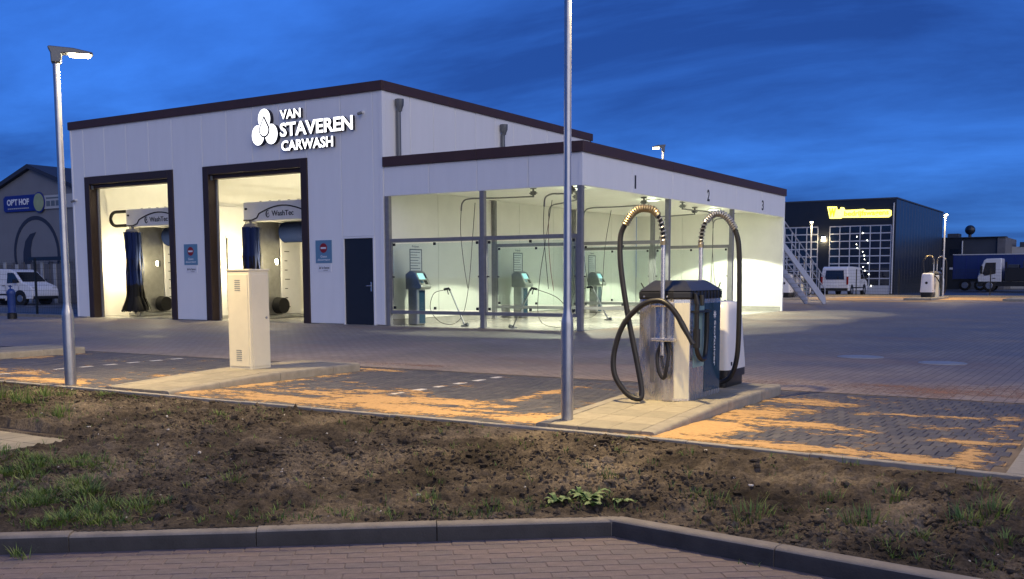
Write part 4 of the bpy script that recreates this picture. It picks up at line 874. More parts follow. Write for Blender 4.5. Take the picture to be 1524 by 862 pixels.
boom(-14.0, 23.6, rad(215), 1.9, 1.0, 'hose boom under the first bay ceiling, arm swung to the back wall')
boom(-12.6, 23.2, rad(250), .9, 1.0, 'hose boom under the first bay ceiling, arm swung to the front glass')
boom(-13.6, 25.3, rad(150), 1.5, .9, 'hose boom with red hose under the first bay ceiling', True)
boom(-12.9, 28.3, rad(200), 1.8, 1.0, 'hose boom under the second bay ceiling, arm swung to the back wall')
boom(-12.6, 30.6, rad(60), 1.2, .9, 'hose boom under the second bay ceiling, arm swung away from the hall')
boom(-13.3, 33.4, rad(190), 1.5, 1.0, 'hose boom under the third bay ceiling, arm swung to the back wall')
boom(-12.6, 35.2, rad(140), 1.3, .9, 'hose boom under the third bay ceiling, arm swung to the end wall')

# ================================================================== street lamps
def lamp_post(label, group='galvanised lamp posts on the forecourt', h=4.0, power=STREET_W, lowdetail=False):
    t = thing('lamp_post', label, 'street lamp', (0, 0, 0), group)
    n = 12 if lowdetail else 28
    MB().lathe([(.068, -.05), (.068, .86), (.064, .90), (.047, .97), (.044, 1.0), (.038, h - .10)], (0, 0, 0), n).build('pole', 'galvanised', t, smooth=True)
    hd = MB().prism([(-.085, h + .045), (-.07, h + .06), (.20, h + .05), (.41, h + .012), (.42, h - .005), (.39, h - .012), (.14, h - .012), (.07, h - .02), (.055, h - .13), (-.05, h - .13), (-.055, h - .01)], -.085, .085, 'y').build('lamp_head', 'lamp_grey', t, bevel=.02, smooth=True)
    MB().box(.15, .385, -.065, .065, h - .038, h - .0125).build('lamp_lens', 'led', hd, bevel=.01)
    L = bpy.data.lights.new('lamp_beam', 'SPOT'); L.energy = power; L.spot_size = rad(164); L.spot_blend = .5; L.shadow_soft_size = .09; L.color = WARM
    lo = bpy.data.objects.new('lamp_beam', L); col.objects.link(lo); lo.location = (.28, 0, h - .06); attach(lo, t)
    return t
HEAD = rad(52)
l0 = lamp_post('galvanised lamp post with a lit flat head, at the island with the cream cabinet')
l1 = copy_tree(l0); place(l0, (-11.16, 7.62, 0), HEAD); place(l1, (-4.27, 7.78, .03), HEAD, 'galvanised lamp post at the front of the vacuum island'); l1.scale = (.80, .80, 1)
l2 = copy_tree(l0); place(l2, (-9.55, 61.5, 0), rad(287), 'lit lamp post behind the far white vacuum station'); l2.scale = (1.15, 1.15, 1.18)
l3 = copy_tree(l0); place(l3, (-17.3, 62.5, 0), rad(285), 'lit lamp post behind the metal staircase'); l3.scale = (1.15, 1.15, 1.15)
l4 = copy_tree(l0); place(l4, (-19.75, 45.5, 0), rad(205), 'tall lit lamp post rising behind the canopy roof'); l4.scale = (1.3, 1.3, 1.87)

# ================================================================== cream cabinet
cb_ = thing('utility_cabinet', 'tall cream utility cabinet with louvre vents on the paved island', 'cabinet', (-10.05, 9.62, .1))
x0, x1, y0, y1, z0, z1 = -10.27, -9.86, 9.37, 9.72, .10, 1.40
MB().box(x0, x1, y0, y1, z0, z1).build('body', 'cream_paint', cb_, bevel=.01)
MB().box(x0 - .012, x1 + .012, y0 - .012, y1 + .012, z1 - .004, z1 + .02).build('lid', 'cream_paint', cb_, bevel=.006)
d1 = MB().box(x0 + .03, x1 - .03, y0 - .009, y0 + .004, z0 + .04, z1 - .05).build('door', 'cream_paint', cb_, bevel=.004)
d2 = MB().box(x1 - .004, x1 + .009, y0 + .03, y1 - .03, z0 + .04, z1 - .05).build('door', 'cream_paint', cb_, bevel=.004)
for zz in (1.14, .22):
    lv = MB()
    for k in range(6): lv.box(x0 + .15, x0 + .25, y0 - .0125, y0 - .0092, zz + k * .026, zz + k * .026 + .007)
    lv.build('louvre', 'ink_grey', d1)
MB().tube([(x1 + .008, y1 - .07, .78), (x1 + .016, y1 - .07, .78)], .016, 12).build('lock', 'steel_dull', d2)
MB().box(x0 + .01, x1 - .01, y0 + .01, y1 - .01, .09, .12).build('plinth', 'dark_slot', cb_) if False else None

# ================================================================== vacuum station
def coil(path, R, r, turns, n=6, per=9):
    pts = spline(path, 12); P = [Vector(p) for p in pts]; Ls = [0]
    for a, b in zip(P[:-1], P[1:]): Ls.append(Ls[-1] + (b - a).length)
    tot = Ls[-1]; out = []; m = turns * per; up = None
    for k in range(m + 1):
        s = tot * k / m; i = max(j for j in range(len(Ls)) if Ls[j] <= s + 1e-9); i = min(i, len(P) - 2); f = (s - Ls[i]) / max(1e-9, Ls[i + 1] - Ls[i]); c = P[i].lerp(P[i + 1], f)
        t = (P[i + 1] - P[i]).normalized(); n1 = Vector((0, 1, 0)); n1 = (n1 - t * n1.dot(t)).normalized(); n2 = t.cross(n1); a = 2 * math.pi * k / per
        out.append(c + (n1 * math.cos(a) + n2 * math.sin(a)) * R)
    return MB().tube(out, r, n)
def vac_station(label, group='vacuum stations on the islands', detail=True):
    t = thing('vacuum_station', label, 'vacuum', (-3.9, 9.5, .11), group)
    X0, X1, Y0, Y1, Z0 = -4.14, -3.65, 9.0, 10.0, .10; c = .13
    plan = [(X0, Y0), (X1 - c, Y0), (X1, Y0 + .09), (X1, Y1 - .09), (X1 - c, Y1), (X0, Y1)]
    MB().prism(plan, Z0, 1.09, 'z').build('body', 'steel', t, bevel=.008)
    lidp = [(X0 - .008, Y0 - .012), (X1 - c + .0, Y0 - .014), (X1 + .014, Y0 + .083), (X1 + .014, Y1 - .083), (X1 - c + .0, Y1 + .014), (X0 - .008, Y1 + .012)]
    lid = MB(); lid.prism(lidp, 1.08, 1.165, 'z')
    ctr = [(X0 + .08, Y0 + .15), (X1 - .22, Y0 + .14), (X1 - .11, Y0 + .23), (X1 - .11, Y1 - .23), (X1 - .22, Y1 - .14), (X0 + .08, Y1 - .15)]
    lid.add([(x, y, 1.165) for x, y in lidp] + [(x, y, 1.265) for x, y in ctr], [tuple(range(6, 12))] + [(i, (i + 1) % 6, (i + 1) % 6 + 6, i + 6) for i in range(6)])
    lo = lid.build('lid', 'black_plastic', t, bevel=.022, seg=3)
    if detail:
        for xx in (X0 + .06, X1 - c - .06): MB().tube([(xx, Y0 - .03, 1.11), (xx, Y0 - .018, 1.11)], .009, 8).build('screw', 'steel', lo)
        for k in range(9): MB().box(X1 + .010, X1 + .022, Y0 + .13 + k * .09, Y0 + .165 + k * .09, 1.085, 1.16).build('rib', 'black_plastic', lo)
        MB().add([m0 for m0 in ((X1 - c + .008, Y0 + .0, .13), (X1 - .006, Y0 + .084, .13), (X1 - .006, Y0 + .084, 1.05), (X1 - c + .008, Y0 + .0, 1.05), (X1 - c + .0115, Y0 - .005, .13), (X1 - .0025, Y0 + .079, .13), (X1 - .0025, Y0 + .079, 1.05), (X1 - c + .0115, Y0 - .005, 1.05))], [(0, 3, 2, 1), (4, 5, 6, 7), (0, 1, 5, 4), (1, 2, 6, 5), (2, 3, 7, 6), (3, 0, 4, 7)]).build('corner_panel', 'vac_cream_lit', t)
        # front (-y): recessed dark stripe, bracket, holders
        MB().box(X0 + .12, X0 + .165, Y0 - .006, Y0 + .002, .28, 1.0).build('front_groove', 'steel_dull', t)
        sp = MB().box(X1 - .006, X1 + .006, Y0 + .46, Y1 - .11, .16, 1.04).build('side_panel', 'vac_blue', t, bevel=.003); MB().box(X1 - .006, X1 + .004, Y0 + .17, Y0 + .45, .42, 1.04).build('side_window', 'vac_teal', t, bevel=.003)
        fit_text('Stofzuiger', 'lettering', ['plate_white'], (0, 0, 0), 0, .46, 0, .062, 0, sp, bold=.02, plane=Matrix.Translation((X1 + .0075, Y1 - .30, .86)) @ Matrix(((0, 0, 1, 0), (0, 1, 0, 0), (-1, 0, 0, 0), (0, 0, 0, 1))))
        st = MB(); cxx, czz = Y1 - .27, .92
        for k in range(4): a = math.pi / 4 * k; st.add([(X1 + .0075, cxx + math.cos(a) * .04 - math.sin(a) * .006, czz + math.sin(a) * .04 + math.cos(a) * .006), (X1 + .0075, cxx - math.cos(a) * .04 - math.sin(a) * .006, czz - math.sin(a) * .04 + math.cos(a) * .006), (X1 + .0075, cxx - math.cos(a) * .04 + math.sin(a) * .006, czz - math.sin(a) * .04 - math.cos(a) * .006), (X1 + .0075, cxx + math.cos(a) * .04 + math.sin(a) * .006, czz + math.sin(a) * .04 - math.cos(a) * .006)], [(0, 1, 2, 3)])
        st.build('emblem', 'plate_white', sp, recalc=False)
        m_ = lambda s, off, z: (X1 - c + c * s + (off + .004) * .57, Y0 + .09 * s - (off + .004) * .82, z)
        for s0 in (.22, .56):
            vt = MB()
            for k in range(12):
                z = .16 + k * .017; vt.add([m_(s0, .003, z), m_(s0 + .22, .003, z), m_(s0 + .22, .003, z + .007), m_(s0, .003, z + .007)], [(0, 1, 2, 3)])
            vt.build('vent_slot', 'dark_slot', t, recalc=False)
        for col_, z_ in ((.45, .62), (.62, .78)):
            mk = MB()
            for k in range(5): z = z_ + k * .035; mk.add([m_(col_, .003, z), m_(col_ + .14, .003, z), m_(col_ + .14, .003, z + .018), m_(col_, .003, z + .018)], [(0, 1, 2, 3)])
            mk.build('print', 'ink_grey', t, recalc=False)
        for k in range(6): MB().box(X1 - .001, X1 + .0025, Y0 + .115, Y0 + .145, .62 + k * .045, .645 + k * .045).build('label_mark', 'ink_grey', t)
    # riser pipes, springs, hoses
    n = 10 if detail else 6
    PX, PY = X0 + .27, Y0 - .06
    MB().tube([(PX, PY, .55), (PX, PY, 1.62)], .021, n).tube([(PX, PY, .70), (PX, PY + .08, .70)], .012, 6).build('riser_pipe', 'steel', t, smooth=True)
    MB().box(PX - .11, PX + .13, PY - .035, Y0 + .005, .685, .715).build('holder', 'steel', t, bevel=.006); MB().box(PX - .10, PX + .08, PY - .05, Y0 + .005, 1.015, 1.06).build('saddle', 'steel', t, bevel=.012)
    arc = spline([(PX, PY, 1.62), (PX - .005, PY, 1.72), (PX - .03, PY, 1.83), (PX - .09, PY, 1.92), (PX - .20, PY, 1.955), (PX - .31, PY, 1.92), (PX - .40, PY - .01, 1.80)], 6)
    MB().tube(arc, .020, n).build('swan_neck', 'rubber', t, smooth=True)
    coil([arc[0], arc[6], arc[12], arc[16]], .028, .0065, 7, 5).build('spring', 'black_plastic' if False else 'steel_dull', t, smooth=True)
    coil([arc[16], arc[20], arc[26], arc[31], arc[36]], .031, .0095, 17, 6).build('spring', 'brass', t, smooth=True)
    MB().tube([(PX, PY, 1.60), (PX, PY, 1.66)], .030, n).build('collar', 'brass', t, smooth=True)
    MB().tube([arc[15], arc[18]], .034, n).build('collar', 'brass', t, smooth=True)
    ex = arc[-1]
    hp = [ex, (ex[0] - .04, PY - .02, 1.68), (ex[0] - .02, PY - .05, 1.40), (ex[0] + .07, PY - .08, .95), (ex[0] + .19, PY - .10, .45), (ex[0] + .245, PY - .12, .20), (ex[0] + .22, PY - .15, .135), (ex[0] + .10, PY - .17, .19), (ex[0] - .02, PY - .17, .36), (ex[0] - .035, PY - .15, .58), (ex[0] + .05, PY - .12, .85), (ex[0] + .22, PY - .08, 1.03), (PX - .02, PY - .06, 1.075), (PX + .09, PY - .06, 1.03), (PX + .18, PY - .06, .93), (PX + .22, PY - .06, .86)]
    MB().tube(spline(hp, 8), .027, n).build('hose', 'rubber', t, smooth=True)
    MB().tube([(PX + .215, PY - .06, .875), (PX + .235, PY - .06, .84), (PX + .30, PY - .06, .73), (PX + .335, PY - .055, .67)], [.028, .03, .022, .026], n).build('nozzle', 'black_plastic', t, smooth=True)
    MB().tube(spline([(PX - .01, PY + .03, .70), (PX - .055, PY + .01, .55), (PX - .03, PY - .01, .40), (PX + .02, PY - .01, .33), (PX + .05, PY - .01, .42), (PX + .06, PY + .01, .56), (PX + .03, PY + .03, .70)], 6), .018, n).build('hose_loop', 'rubber', t, smooth=True)
    # second riser at the far end
    QX, QY = -3.90, Y1 - .02
    MB().tube([(QX, QY, 1.10), (QX, QY, 1.63)], .021, n).build('riser_pipe', 'steel', t, smooth=True)
    arc = spline([(QX, QY, 1.62), (QX + .005, QY, 1.72), (QX + .03, QY, 1.83), (QX + .10, QY, 1.92), (QX + .19, QY + .01, 1.945), (QX + .28, QY + .02, 1.89), (QX + .36, QY + .02, 1.77)], 6)
    MB().tube(arc, .020, n).build('swan_neck', 'rubber', t, smooth=True)
    coil([arc[0], arc[6], arc[12], arc[15]], .028, .0065, 7, 5).build('spring', 'steel_dull', t, smooth=True)
    coil([arc[14], arc[20], arc[26], arc[31], arc[36]], .030, .0095, 17, 6).build('spring', 'steel_dull', t, smooth=True)
    MB().tube([(QX, QY, 1.60), (QX, QY, 1.66)], .030, n).build('collar', 'brass', t, smooth=True)
    ex = arc[-1]
    MB().tube(spline([ex, (ex[0] + .035, QY + .03, 1.62), (ex[0] + .045, QY + .04, 1.30), (ex[0] + .045, QY + .05, .90), (ex[0] + .03, QY + .06, .50), (ex[0] - .03, QY + .06, .28), (ex[0] - .14, QY + .05, .20), (ex[0] - .22, QY + .0, .21)], 8), .027, n).build('hose', 'rubber', t, smooth=True)
    # hose hung on the side
    SXX = X1 + .05
    MB().tube(spline([(SXX, Y0 + .14, 1.08), (SXX, Y0 + .13, .85), (SXX, Y0 + .14, .62), (SXX + .01, Y0 + .20, .52), (SXX + .01, Y0 + .30, .50), (SXX, Y0 + .37, .56), (SXX, Y0 + .40, .75), (SXX, Y0 + .40, .98)], 8), .024, n).build('hose_loop', 'rubber', t, smooth=True)
    MB().tube([(SXX, Y0 + .14, .62), (SXX, Y0 + .14, .80)], .034, n).build('hose_cuff', 'black_plastic', t, smooth=True); MB().tube([(SXX, Y0 + .14, 1.04), (SXX - .01, Y0 + .12, 1.14)], [.03, .016], n).build('nozzle', 'black_plastic', t, smooth=True); MB().tube([(SXX, Y0 + .27, 1.02), (SXX - .01, Y0 + .28, 1.12)], [.02, .03], n).build('nozzle', 'black_plastic', t, smooth=True)
    MB().box(X1, SXX + .03, Y0 + .11, Y0 + .44, .955, .975).build('holder', 'black_plastic', t)
    for k, a in ((0, -.12), (1, .12)): MB().tube([(X0 + .02 + k * .44, Y0 + .1 + k * .8, 1.16), (X0 - .02 + k * .5, Y0 + .08 + k * .84, 1.24)], .006, 5).build('aerial', 'rubber', t)
    return t
v0 = vac_station('stainless steel vacuum station with two sprung hoses and black lid, on the tiled island')
# white tapered companion unit
def vac_cover(label, group='white tapered vacuum housings'):
    t = thing('vacuum_housing', label, 'vacuum', (0, 0, 0), group)
    def ring(w, d, z, r):
        P = []
        for sx, sy, a0 in ((1, 1, 0), (-1, 1, 90), (-1, -1, 180), (1, -1, 270)):
            for k in range(5): a = rad(a0 + k * 22.5); P.append((sx * (w - r) + r * math.cos(a), sy * (d - r) + r * math.sin(a), z))
        return P
    def stack(levels, name, m, parent):
        b = MB(); R = [ring(*l) for l in levels]; n = 20; vs = [p for q in R for p in q]
        b.add(vs, [(i * n + k, i * n + (k + 1) % n, (i + 1) * n + (k + 1) % n, (i + 1) * n + k) for i in range(len(R) - 1) for k in range(n)] + [tuple(range(n - 1, -1, -1)), tuple((len(R) - 1) * n + k for k in range(n))])
        return b.build(name, m, parent, smooth=True)
    stack([(.19, .28, 0, .04), (.20, .28, .02, .05), (.20, .28, .10, .05), (.225, .30, .105, .06), (.225, .30, .20, .06)], 'base', 'black_plastic', t)
    bd = stack([(.226, .305, .19, .06), (.226, .305, .22, .06), (.195, .25, .82, .06), (.185, .235, .885, .06), (.165, .205, .915, .055), (.11, .13, .925, .05)], 'body', 'white_plastic', t)
    MB().box(.215, .228, -.20, -.16, .235, .275).build('socket', 'ink', bd)
    MB().tube([(0.0, -.268, .55), (0.0, -.283, .55)], .05, 16).build('badge', 'ink', bd)
    MB().tube([(-.1, -.318, .14), (-.1, -.332, .14)], .045, 16).build('intake', 'rubber', t)
    return t
c0 = vac_cover('white tapered vacuum housing with black base, behind the steel vacuum station'); 
c1 = copy_tree(c0); place(c0, (-3.93, 10.60, .11), 0.0)
c1b = copy_tree(c0)
# far stations across the forecourt
far = []
for (x0, x1, y0, y1) in ((-10.75, -9.35, 56.8, 62.3), (-5.9, -4.5, 56.2, 61.5), (-17.9, -16.4, 53.5, 59.0)):
    isl = struct(MB().box(x0 + .15, x1 - .15, y0 + .15, y1 - .15, -.05, .105).build('island_pavement', 'tile_a'))
    for (p0, p1) in (((x1, y0), (x1, y1)), ((x0, y1), (x0, y0)), ((x1 - .15, y1), (x0 + .15, y1)), ((x0 + .15, y0), (x1 - .15, y0))): kerb_stone(p0, p1, .15, .12, .12, isl)
place(c1, (-10.15, 60.3, .11), rad(0), 'white tapered vacuum housing at the far island, in front of a lamp post'); c1.scale = (1.45, 1.45, 1.45)
place(c1b, (-17.1, 56.9, .11), rad(0), 'white tapered vacuum housing seen under the metal staircase'); c1b.scale = (1.45, 1.45, 1.45)
v1 = copy_tree(v0); place(v1, (-9.95, 61.3, .11), 0, 'steel vacuum station behind the far white housing, hoses raised'); v1.scale = (1.25, 1.25, 1.25)
v2 = copy_tree(v0); place(v2, (-16.6, 58.0, .11), 0, 'steel vacuum station beyond the metal staircase'); v2.scale = (1.25, 1.25, 1.25)

# ================================================================== metal staircase behind the canopy
st = thing('metal_staircase', 'galvanised metal staircase with tube handrails behind the canopy end wall', 'stairs', (-13, 45, 0))
sa, sb = Vector((0, 47.9, .02)), Vector((0, 40.4, 2.85))
for xx in (-13.45, -12.6):
    b = MB(); b.add([(xx - .02, 48.15, .0), (xx + .02, 48.15, 0), (xx + .02, 47.75, 0), (xx - .02, 47.75, 0), (xx - .02, 48.15, .28), (xx + .02, 48.15, .28), (xx + .02, 40.4, 3.08), (xx - .02, 40.4, 3.08), (xx - .02, 40.4, 2.80), (xx + .02, 40.4, 2.80)], [(0, 1, 2, 3), (0, 4, 5, 1), (4, 7, 6, 5), (7, 8, 9, 6), (8, 3, 2, 9), (0, 3, 8, 7, 4), (1, 5, 6, 9, 2)]); b.build('stringer', 'galv_bright', st)
    for off in (.48, .95): MB().tube([(xx, 48.05, .22 + off), (xx, 40.4, 3.0 + off), (xx, 38.2, 3.0 + off)], .024, 8).build('handrail', 'galv_bright', st, smooth=True)
    for k in range(8):
        y = 48.05 - k * 1.09; z = .22 + (48.05 - y) * (2.78 / 7.65); MB().tube([(xx, y, z - .05), (xx, y, z + .95)], .02, 6).build('baluster', 'galv_bright', st)
    for y in (39.3, 38.2): MB().tube([(xx, y, 2.9), (xx, y, 3.95)], .02, 6).build('baluster', 'galv_bright', st)
for k in range(14):
    z = .20 * (k + 1); y = 47.95 - (z / 2.8) * 7.5; MB().box(-13.43, -12.62, y - .15, y + .12, z - .03, z).build('tread', 'galv_bright', st)
MB().box(-13.5, -12.55, 38.0, 40.4, 2.86, 2.94).build('landing', 'galv_bright', st)
for xx in (-13.45, -12.6): MB().tube([(xx, 39.9, 0), (xx, 39.9, 2.88)], .05, 8).build('support_post', 'galv_bright', st)

# ================================================================== vehicles
def wheel(parent, x, y, r, w=.22, side=1):
    wh = MB().tube([(x, y - w / 2, r), (x, y - w / 2 + .03, r), (x, y + w / 2 - .03, r), (x, y + w / 2, r)], [r * .9, r, r, r * .9], 22).build('wheel', 'tyre', parent, smooth=True)
    MB().tube([(x, y + side * (w / 2 - .02), r), (x, y + side * (w / 2 + .012), r)], [r * .62, r * .55], 18).build('rim', 'rim', wh, smooth=True); return wh
def panel_on(parent, pts, y, side, m, name, th=.012):
    return MB().prism(pts, y - (.002 if side > 0 else -.002), y + side * th, 'y').build(name, m, parent)
def make_van(label, L=4.5, W=1.85, H=1.9, tail=True):
    # front points along +x, origin under the middle
    t = thing('van', label, 'van', (0, 0, 0)); f, r = L / 2, -L / 2
    prof = [(r + .02, .32), (r, .55), (r + .03, 1.0), (r + .10, H - .12), (r + .28, H - .01), (r + 1.4, H), (f - 1.55, H - .04), (f - 1.25, H - .16), (f - .72, 1.18), (f - .15, .98), (f - .02, .80), (f, .50), (f - .05, .30)]
    b = MB(); n = len(prof); secs = []
    for s, ins in ((-1, .0), (1, .0)):
        secs.append([(x, s * (W / 2 - (.13 * max(0, (z - .95) / (H - .95)) if z > .95 else 0)), z) for x, z in prof])
    b.add(secs[0] + secs[1], [tuple(range(n)), tuple(range(2 * n - 1, n - 1, -1))] + [(i, i + n, (i + 1) % n + n, (i + 1) % n) for i in range(n)])
    bd = b.build('body', 'car_white', t, bevel=.05, seg=3, smooth=True)
    def yw(z): return W / 2 - (.13 * max(0, (z - .95) / (H - .95)) if z > .95 else 0)
    for s in (-1, 1):
        P = [(f - 1.72, 1.12), (f - .86, 1.16), (f - 1.30, H - .22), (f - 1.72, H - .20)]
        b = MB(); q = [(x, s * (yw(z) + .004), z) for x, z in P]; q2 = [(x, s * (yw(z) - .03), z) for x, z in P]; b.add(q + q2, [(0, 1, 2, 3), (7, 6, 5, 4)] + [(i, (i + 1) % 4, (i + 1) % 4 + 4, i + 4) for i in range(4)]); b.build('side_window', 'car_glass', bd)
        MB().box(f - 1.62, f - 1.44, s * (W / 2 + .004) - .012, s * (W / 2 + .004) + .012, .98, 1.01).build('door_handle', 'car_black', bd); MB().box(f - 2.02, f - 1.84, s * (W / 2 + .004) - .012, s * (W / 2 + .004) + .012, .98, 1.01).build('door_handle', 'car_black', bd)
        MB().box(r + .5, f - .9, s * (W / 2 - .005) - .015, s * (W / 2 - .005) + .015, .50, .58).build('rub_strip', 'car_black', bd)
        for gx in (f - 1.78, f - .92 + .0): MB().box(gx - .006, gx + .006, s * (W / 2) - .006, s * (W / 2) + .006, .45, .97).build('door_gap', 'car_black', bd)
        MB().box(f - 1.12, f - .98, s * (W / 2 + .12) - .09, s * (W / 2 + .12) + .09, 1.14, 1.34).build('mirror', 'car_black', t, bevel=.03)
        for wx in (f - .85, r + .85):
            MB().tube([(wx, s * (W / 2 + .004), .36), (wx, s * (W / 2 - .2), .36)], .41, 24).build('wheel_arch', 'car_black', bd); wheel(t, wx, s * (W / 2 - .10), .33, .22, s)
        MB().box(f - .30, f - .05, s * (W / 2 - .22) - .15, s * (W / 2 - .22) + .15, .78, .95).build('headlight', 'clear_lamp', bd, bevel=.03)
        MB().box(r - .012, r + .06, s * (W / 2 - .09) - .07, s * (W / 2 - .09) + .07, .75, 1.30).build('tail_light', 'tail_red', bd, bevel=.02)
    b = MB(); P = [(f - .74, 1.22), (f - 1.24, H - .17)]; q = [(P[0][0] + .02, -yw(1.2) + .1, P[0][1]), (P[0][0] + .02, yw(1.2) - .1, P[0][1]), (P[1][0] + .02, yw(H) - .08, P[1][1]), (P[1][0] + .02, -yw(H) + .08, P[1][1])]; q2 = [(x - .06, y, z - .04) for x, y, z in q]; b.add(q + q2, [(0, 1, 2, 3), (7, 6, 5, 4)] + [(i, (i + 1) % 4, (i + 1) % 4 + 4, i + 4) for i in range(4)]); b.build('windscreen', 'car_glass', bd)
    if tail:
        b = MB(); q = [(r + .03 - .012, -.66, 1.10), (r + .03 - .012, .66, 1.10), (r + .085 - .012, .60, H - .26), (r + .085 - .012, -.60, H - .26)]; q2 = [(x + .05, y, z) for x, y, z in q]; b.add(q + q2, [(0, 1, 2, 3), (7, 6, 5, 4)] + [(i, (i + 1) % 4, (i + 1) % 4 + 4, i + 4) for i in range(4)]); b.build('rear_window', 'car_glass', bd)
    MB().box(r - .04, r + .1, -W / 2 + .05, W / 2 - .05, .34, .52).build('bumper', 'car_black', bd, bevel=.03); MB().box(f - .12, f + .03, -W / 2 + .08, W / 2 - .08, .30, .46).build('bumper', 'car_black', bd, bevel=.03)
    MB().box(r - .02, r + .02, -.26, .26, .62, .73).build('number_plate', 'plate_white', bd)
    return t
vr = make_van('white van with dark rear window parked behind the far fence', 4.9, 1.95, 2.0); place(vr, (-17.95, 73.6, -.04), rad(88))
vl = make_van('white panel van with blue side lettering parked before the grey gable building', 4.5, 1.8, 1.88, False); place(vl, (-51.15, 31.75, -.04), rad(12))
bd = [c for c in vl.children if c.name.startswith('body')][0]
lb = MB().box(-1.55, -.35, -.905, -.893, 1.28, 1.50)
lb = lb.build('side_lettering', 'panel_blue'); lb.parent = bd; lb.matrix_parent_inverse = Matrix()
for k in range(6):
    s = MB().box(-1.50 + k * .19, -1.37 + k * .19, -.912, -.906, 1.345, 1.43).build('side_lettering', 'plate_white'); s.parent = bd
# truck with white cab, and blue trailer
tk = thing('truck', 'lorry with white cab and dark body parked beyond the far fence', 'truck', (-9.5, 92, 0))
cabp = [(-11.45, .78), (-11.50, 1.15), (-11.25, 2.05), (-11.05, 2.55), (-10.85, 2.68), (-9.75, 2.70), (-9.70, .78)]
cab = MB().prism(cabp, 91, 93.2, 'y').build('cab', 'car_white', tk, bevel=.06, seg=3, smooth=True)
MB().prism([(-11.12, 1.45), (-10.95, 1.28), (-10.15, 1.45), (-10.15, 2.35), (-10.92, 2.35)], 90.985, 91.05, 'y').build('side_window', 'car_glass', cab)
MB().box(-11.28, -11.12, 90.72, 90.9, 1.45, 2.1).build('mirror', 'car_black', tk, bevel=.03); MB().box(-10.35, -10.15, 90.98, 91.02, 1.05, 1.11).build('door_handle', 'car_black', cab)
MB().box(-11.5, -4.0, 91.1, 93.1, .42, .78).build('chassis', 'car_black', tk, bevel=.03)
MB().box(-9.5, -4.0, 91.0, 93.2, .85, 1.9).build('load_body', 'car_black', tk, bevel=.02); MB().box(-9.45, -9.3, 90.95, 91.0, .8, 2.4).build('air_intake', 'car_black', tk)
for k in range(5): MB().box(-9.3 + k * 1.1, -8.5 + k * 1.1, 91.3, 92.6, 1.9, 2.2 + .25 * (k % 2)).build('load', 'clad_mid', tk, bevel=.04)
for wx in (-10.6, -6.2, -5.1): wheel(tk, wx, 91.2, .48, .3, -1); wheel(tk, wx, 93.0, .48, .3, 1)
tr = thing('trailer', 'blue curtain-sided trailer parked behind the white lorry cab', 'trailer', (-10, 96, 0))
tb = MB().box(-14.0, -5.0, 95.0, 97.5, 1.0, 3.12).build('load_box', 'truck_blue', tr, bevel=.03)
MB().box(-14.02, -4.98, 94.98, 95.02, 3.06, 3.14).build('top_rail', 'alu', tb); MB().box(-14.0, -5.0, 95.1, 97.4, .78, 1.0).build('chassis', 'car_black', tr)
for wx in (-13.0, -11.8): wheel(tr, wx, 95.3, .48, .3, -1)
for k in range(9): MB().box(-13.9 + k * .95, -13.86 + k * .95, 94.985, 95.0, 1.0, 3.05).build('curtain_strap', 'panel_blue', tb)

# ================================================================== far dark workshop with glazed doors
DB_Y, DBX0, DBX1, DBH = 78.0, -36.0, -15.45, 6.92
db = thing('dark_workshop', 'black clad workshop with tall glazed sectional doors and lit yellow sign', 'building', (-22, 86, 0))
for a, b in splits(DBX0, DBX1, 20): pass
for seg in ((DBX0, -26.2), (-21.05, -20.25), (-15.72, DBX1)): MB().box(seg[0], seg[1], DB_Y, DB_Y + .2, -.2, DBH).build('wall', 'clad_dark', db)
MB().box(-26.2, -21.05, DB_Y, DB_Y + .2, 5.10, DBH).build('wall', 'clad_dark', db); MB().box(-20.25, -15.72, DB_Y, DB_Y + .2, 5.06, DBH).build('wall', 'clad_dark', db)
for k in range(17): MB().box(DBX1 - .15, DBX1, DB_Y + .21 + k * 1.18, DB_Y + .20 + (k + 1) * 1.18 - .01, -.2, DBH).build('wall_panel', 'clad_dark', db, bevel=.03, seg=1)
MB().box(DBX0, DBX0 + .2, DB_Y + .2, DB_Y + 20, -.2, DBH).box(DBX0 + .2, DBX1 - .2, DB_Y + 19.8, DB_Y + 20, -.2, DBH).build('wall', 'clad_dark', db)
MB().box(DBX0 - .05, DBX1 + .05, DB_Y - .05, DB_Y + 20.3, DBH, DBH + .10).build('roof', 'clad_mid', db)
MB().box(DBX0 + .2, DBX1 - .16, DB_Y + 12, DB_Y + 12.1, -.2, DBH).build('inner_wall', 'clad_mid', db); MB().box(DBX0 + .2, DBX1 - .16, DB_Y + .2, DB_Y + 12, -.06, -.02).build('floor', 'asphalt', db)
MB().tube([(-15.62, DB_Y - .06, 0), (-15.62, DB_Y - .06, DBH - .3)], .05, 8).build('drain_pipe', 'alu', db)
pane_me = None
for (xa, xb) in ((-26.15, -21.10), (-20.20, -15.77)):
    z0, z1 = .0, 5.02; rows_, cols_ = 9, 6
    dr = MB(); hh = (z1 - z0) / rows_; ww = (xb - xa) / cols_
    for r in range(rows_ + 1): dr.box(xa, xb, DB_Y + .02, DB_Y + .07, z0 + r * hh - .04, z0 + r * hh + .04)
    for c in range(cols_ + 1): dr.box(xa + c * ww - .035, xa + c * ww + .035, DB_Y + .012, DB_Y + .075, z0, z1)
    dr.box(xa, xb, DB_Y + .03, DB_Y + .06, z0, z0 + hh)
    d = dr.build('sectional_door', 'alu', db)
    for r in range(1, rows_):
        for c in range(cols_):
            x = xa + c * ww; z = z0 + r * hh
            MB().box(x + .034, x + ww - .034, DB_Y + .035, DB_Y + .05, z + .039, z + hh - .039).build('pane', 'pane', d)
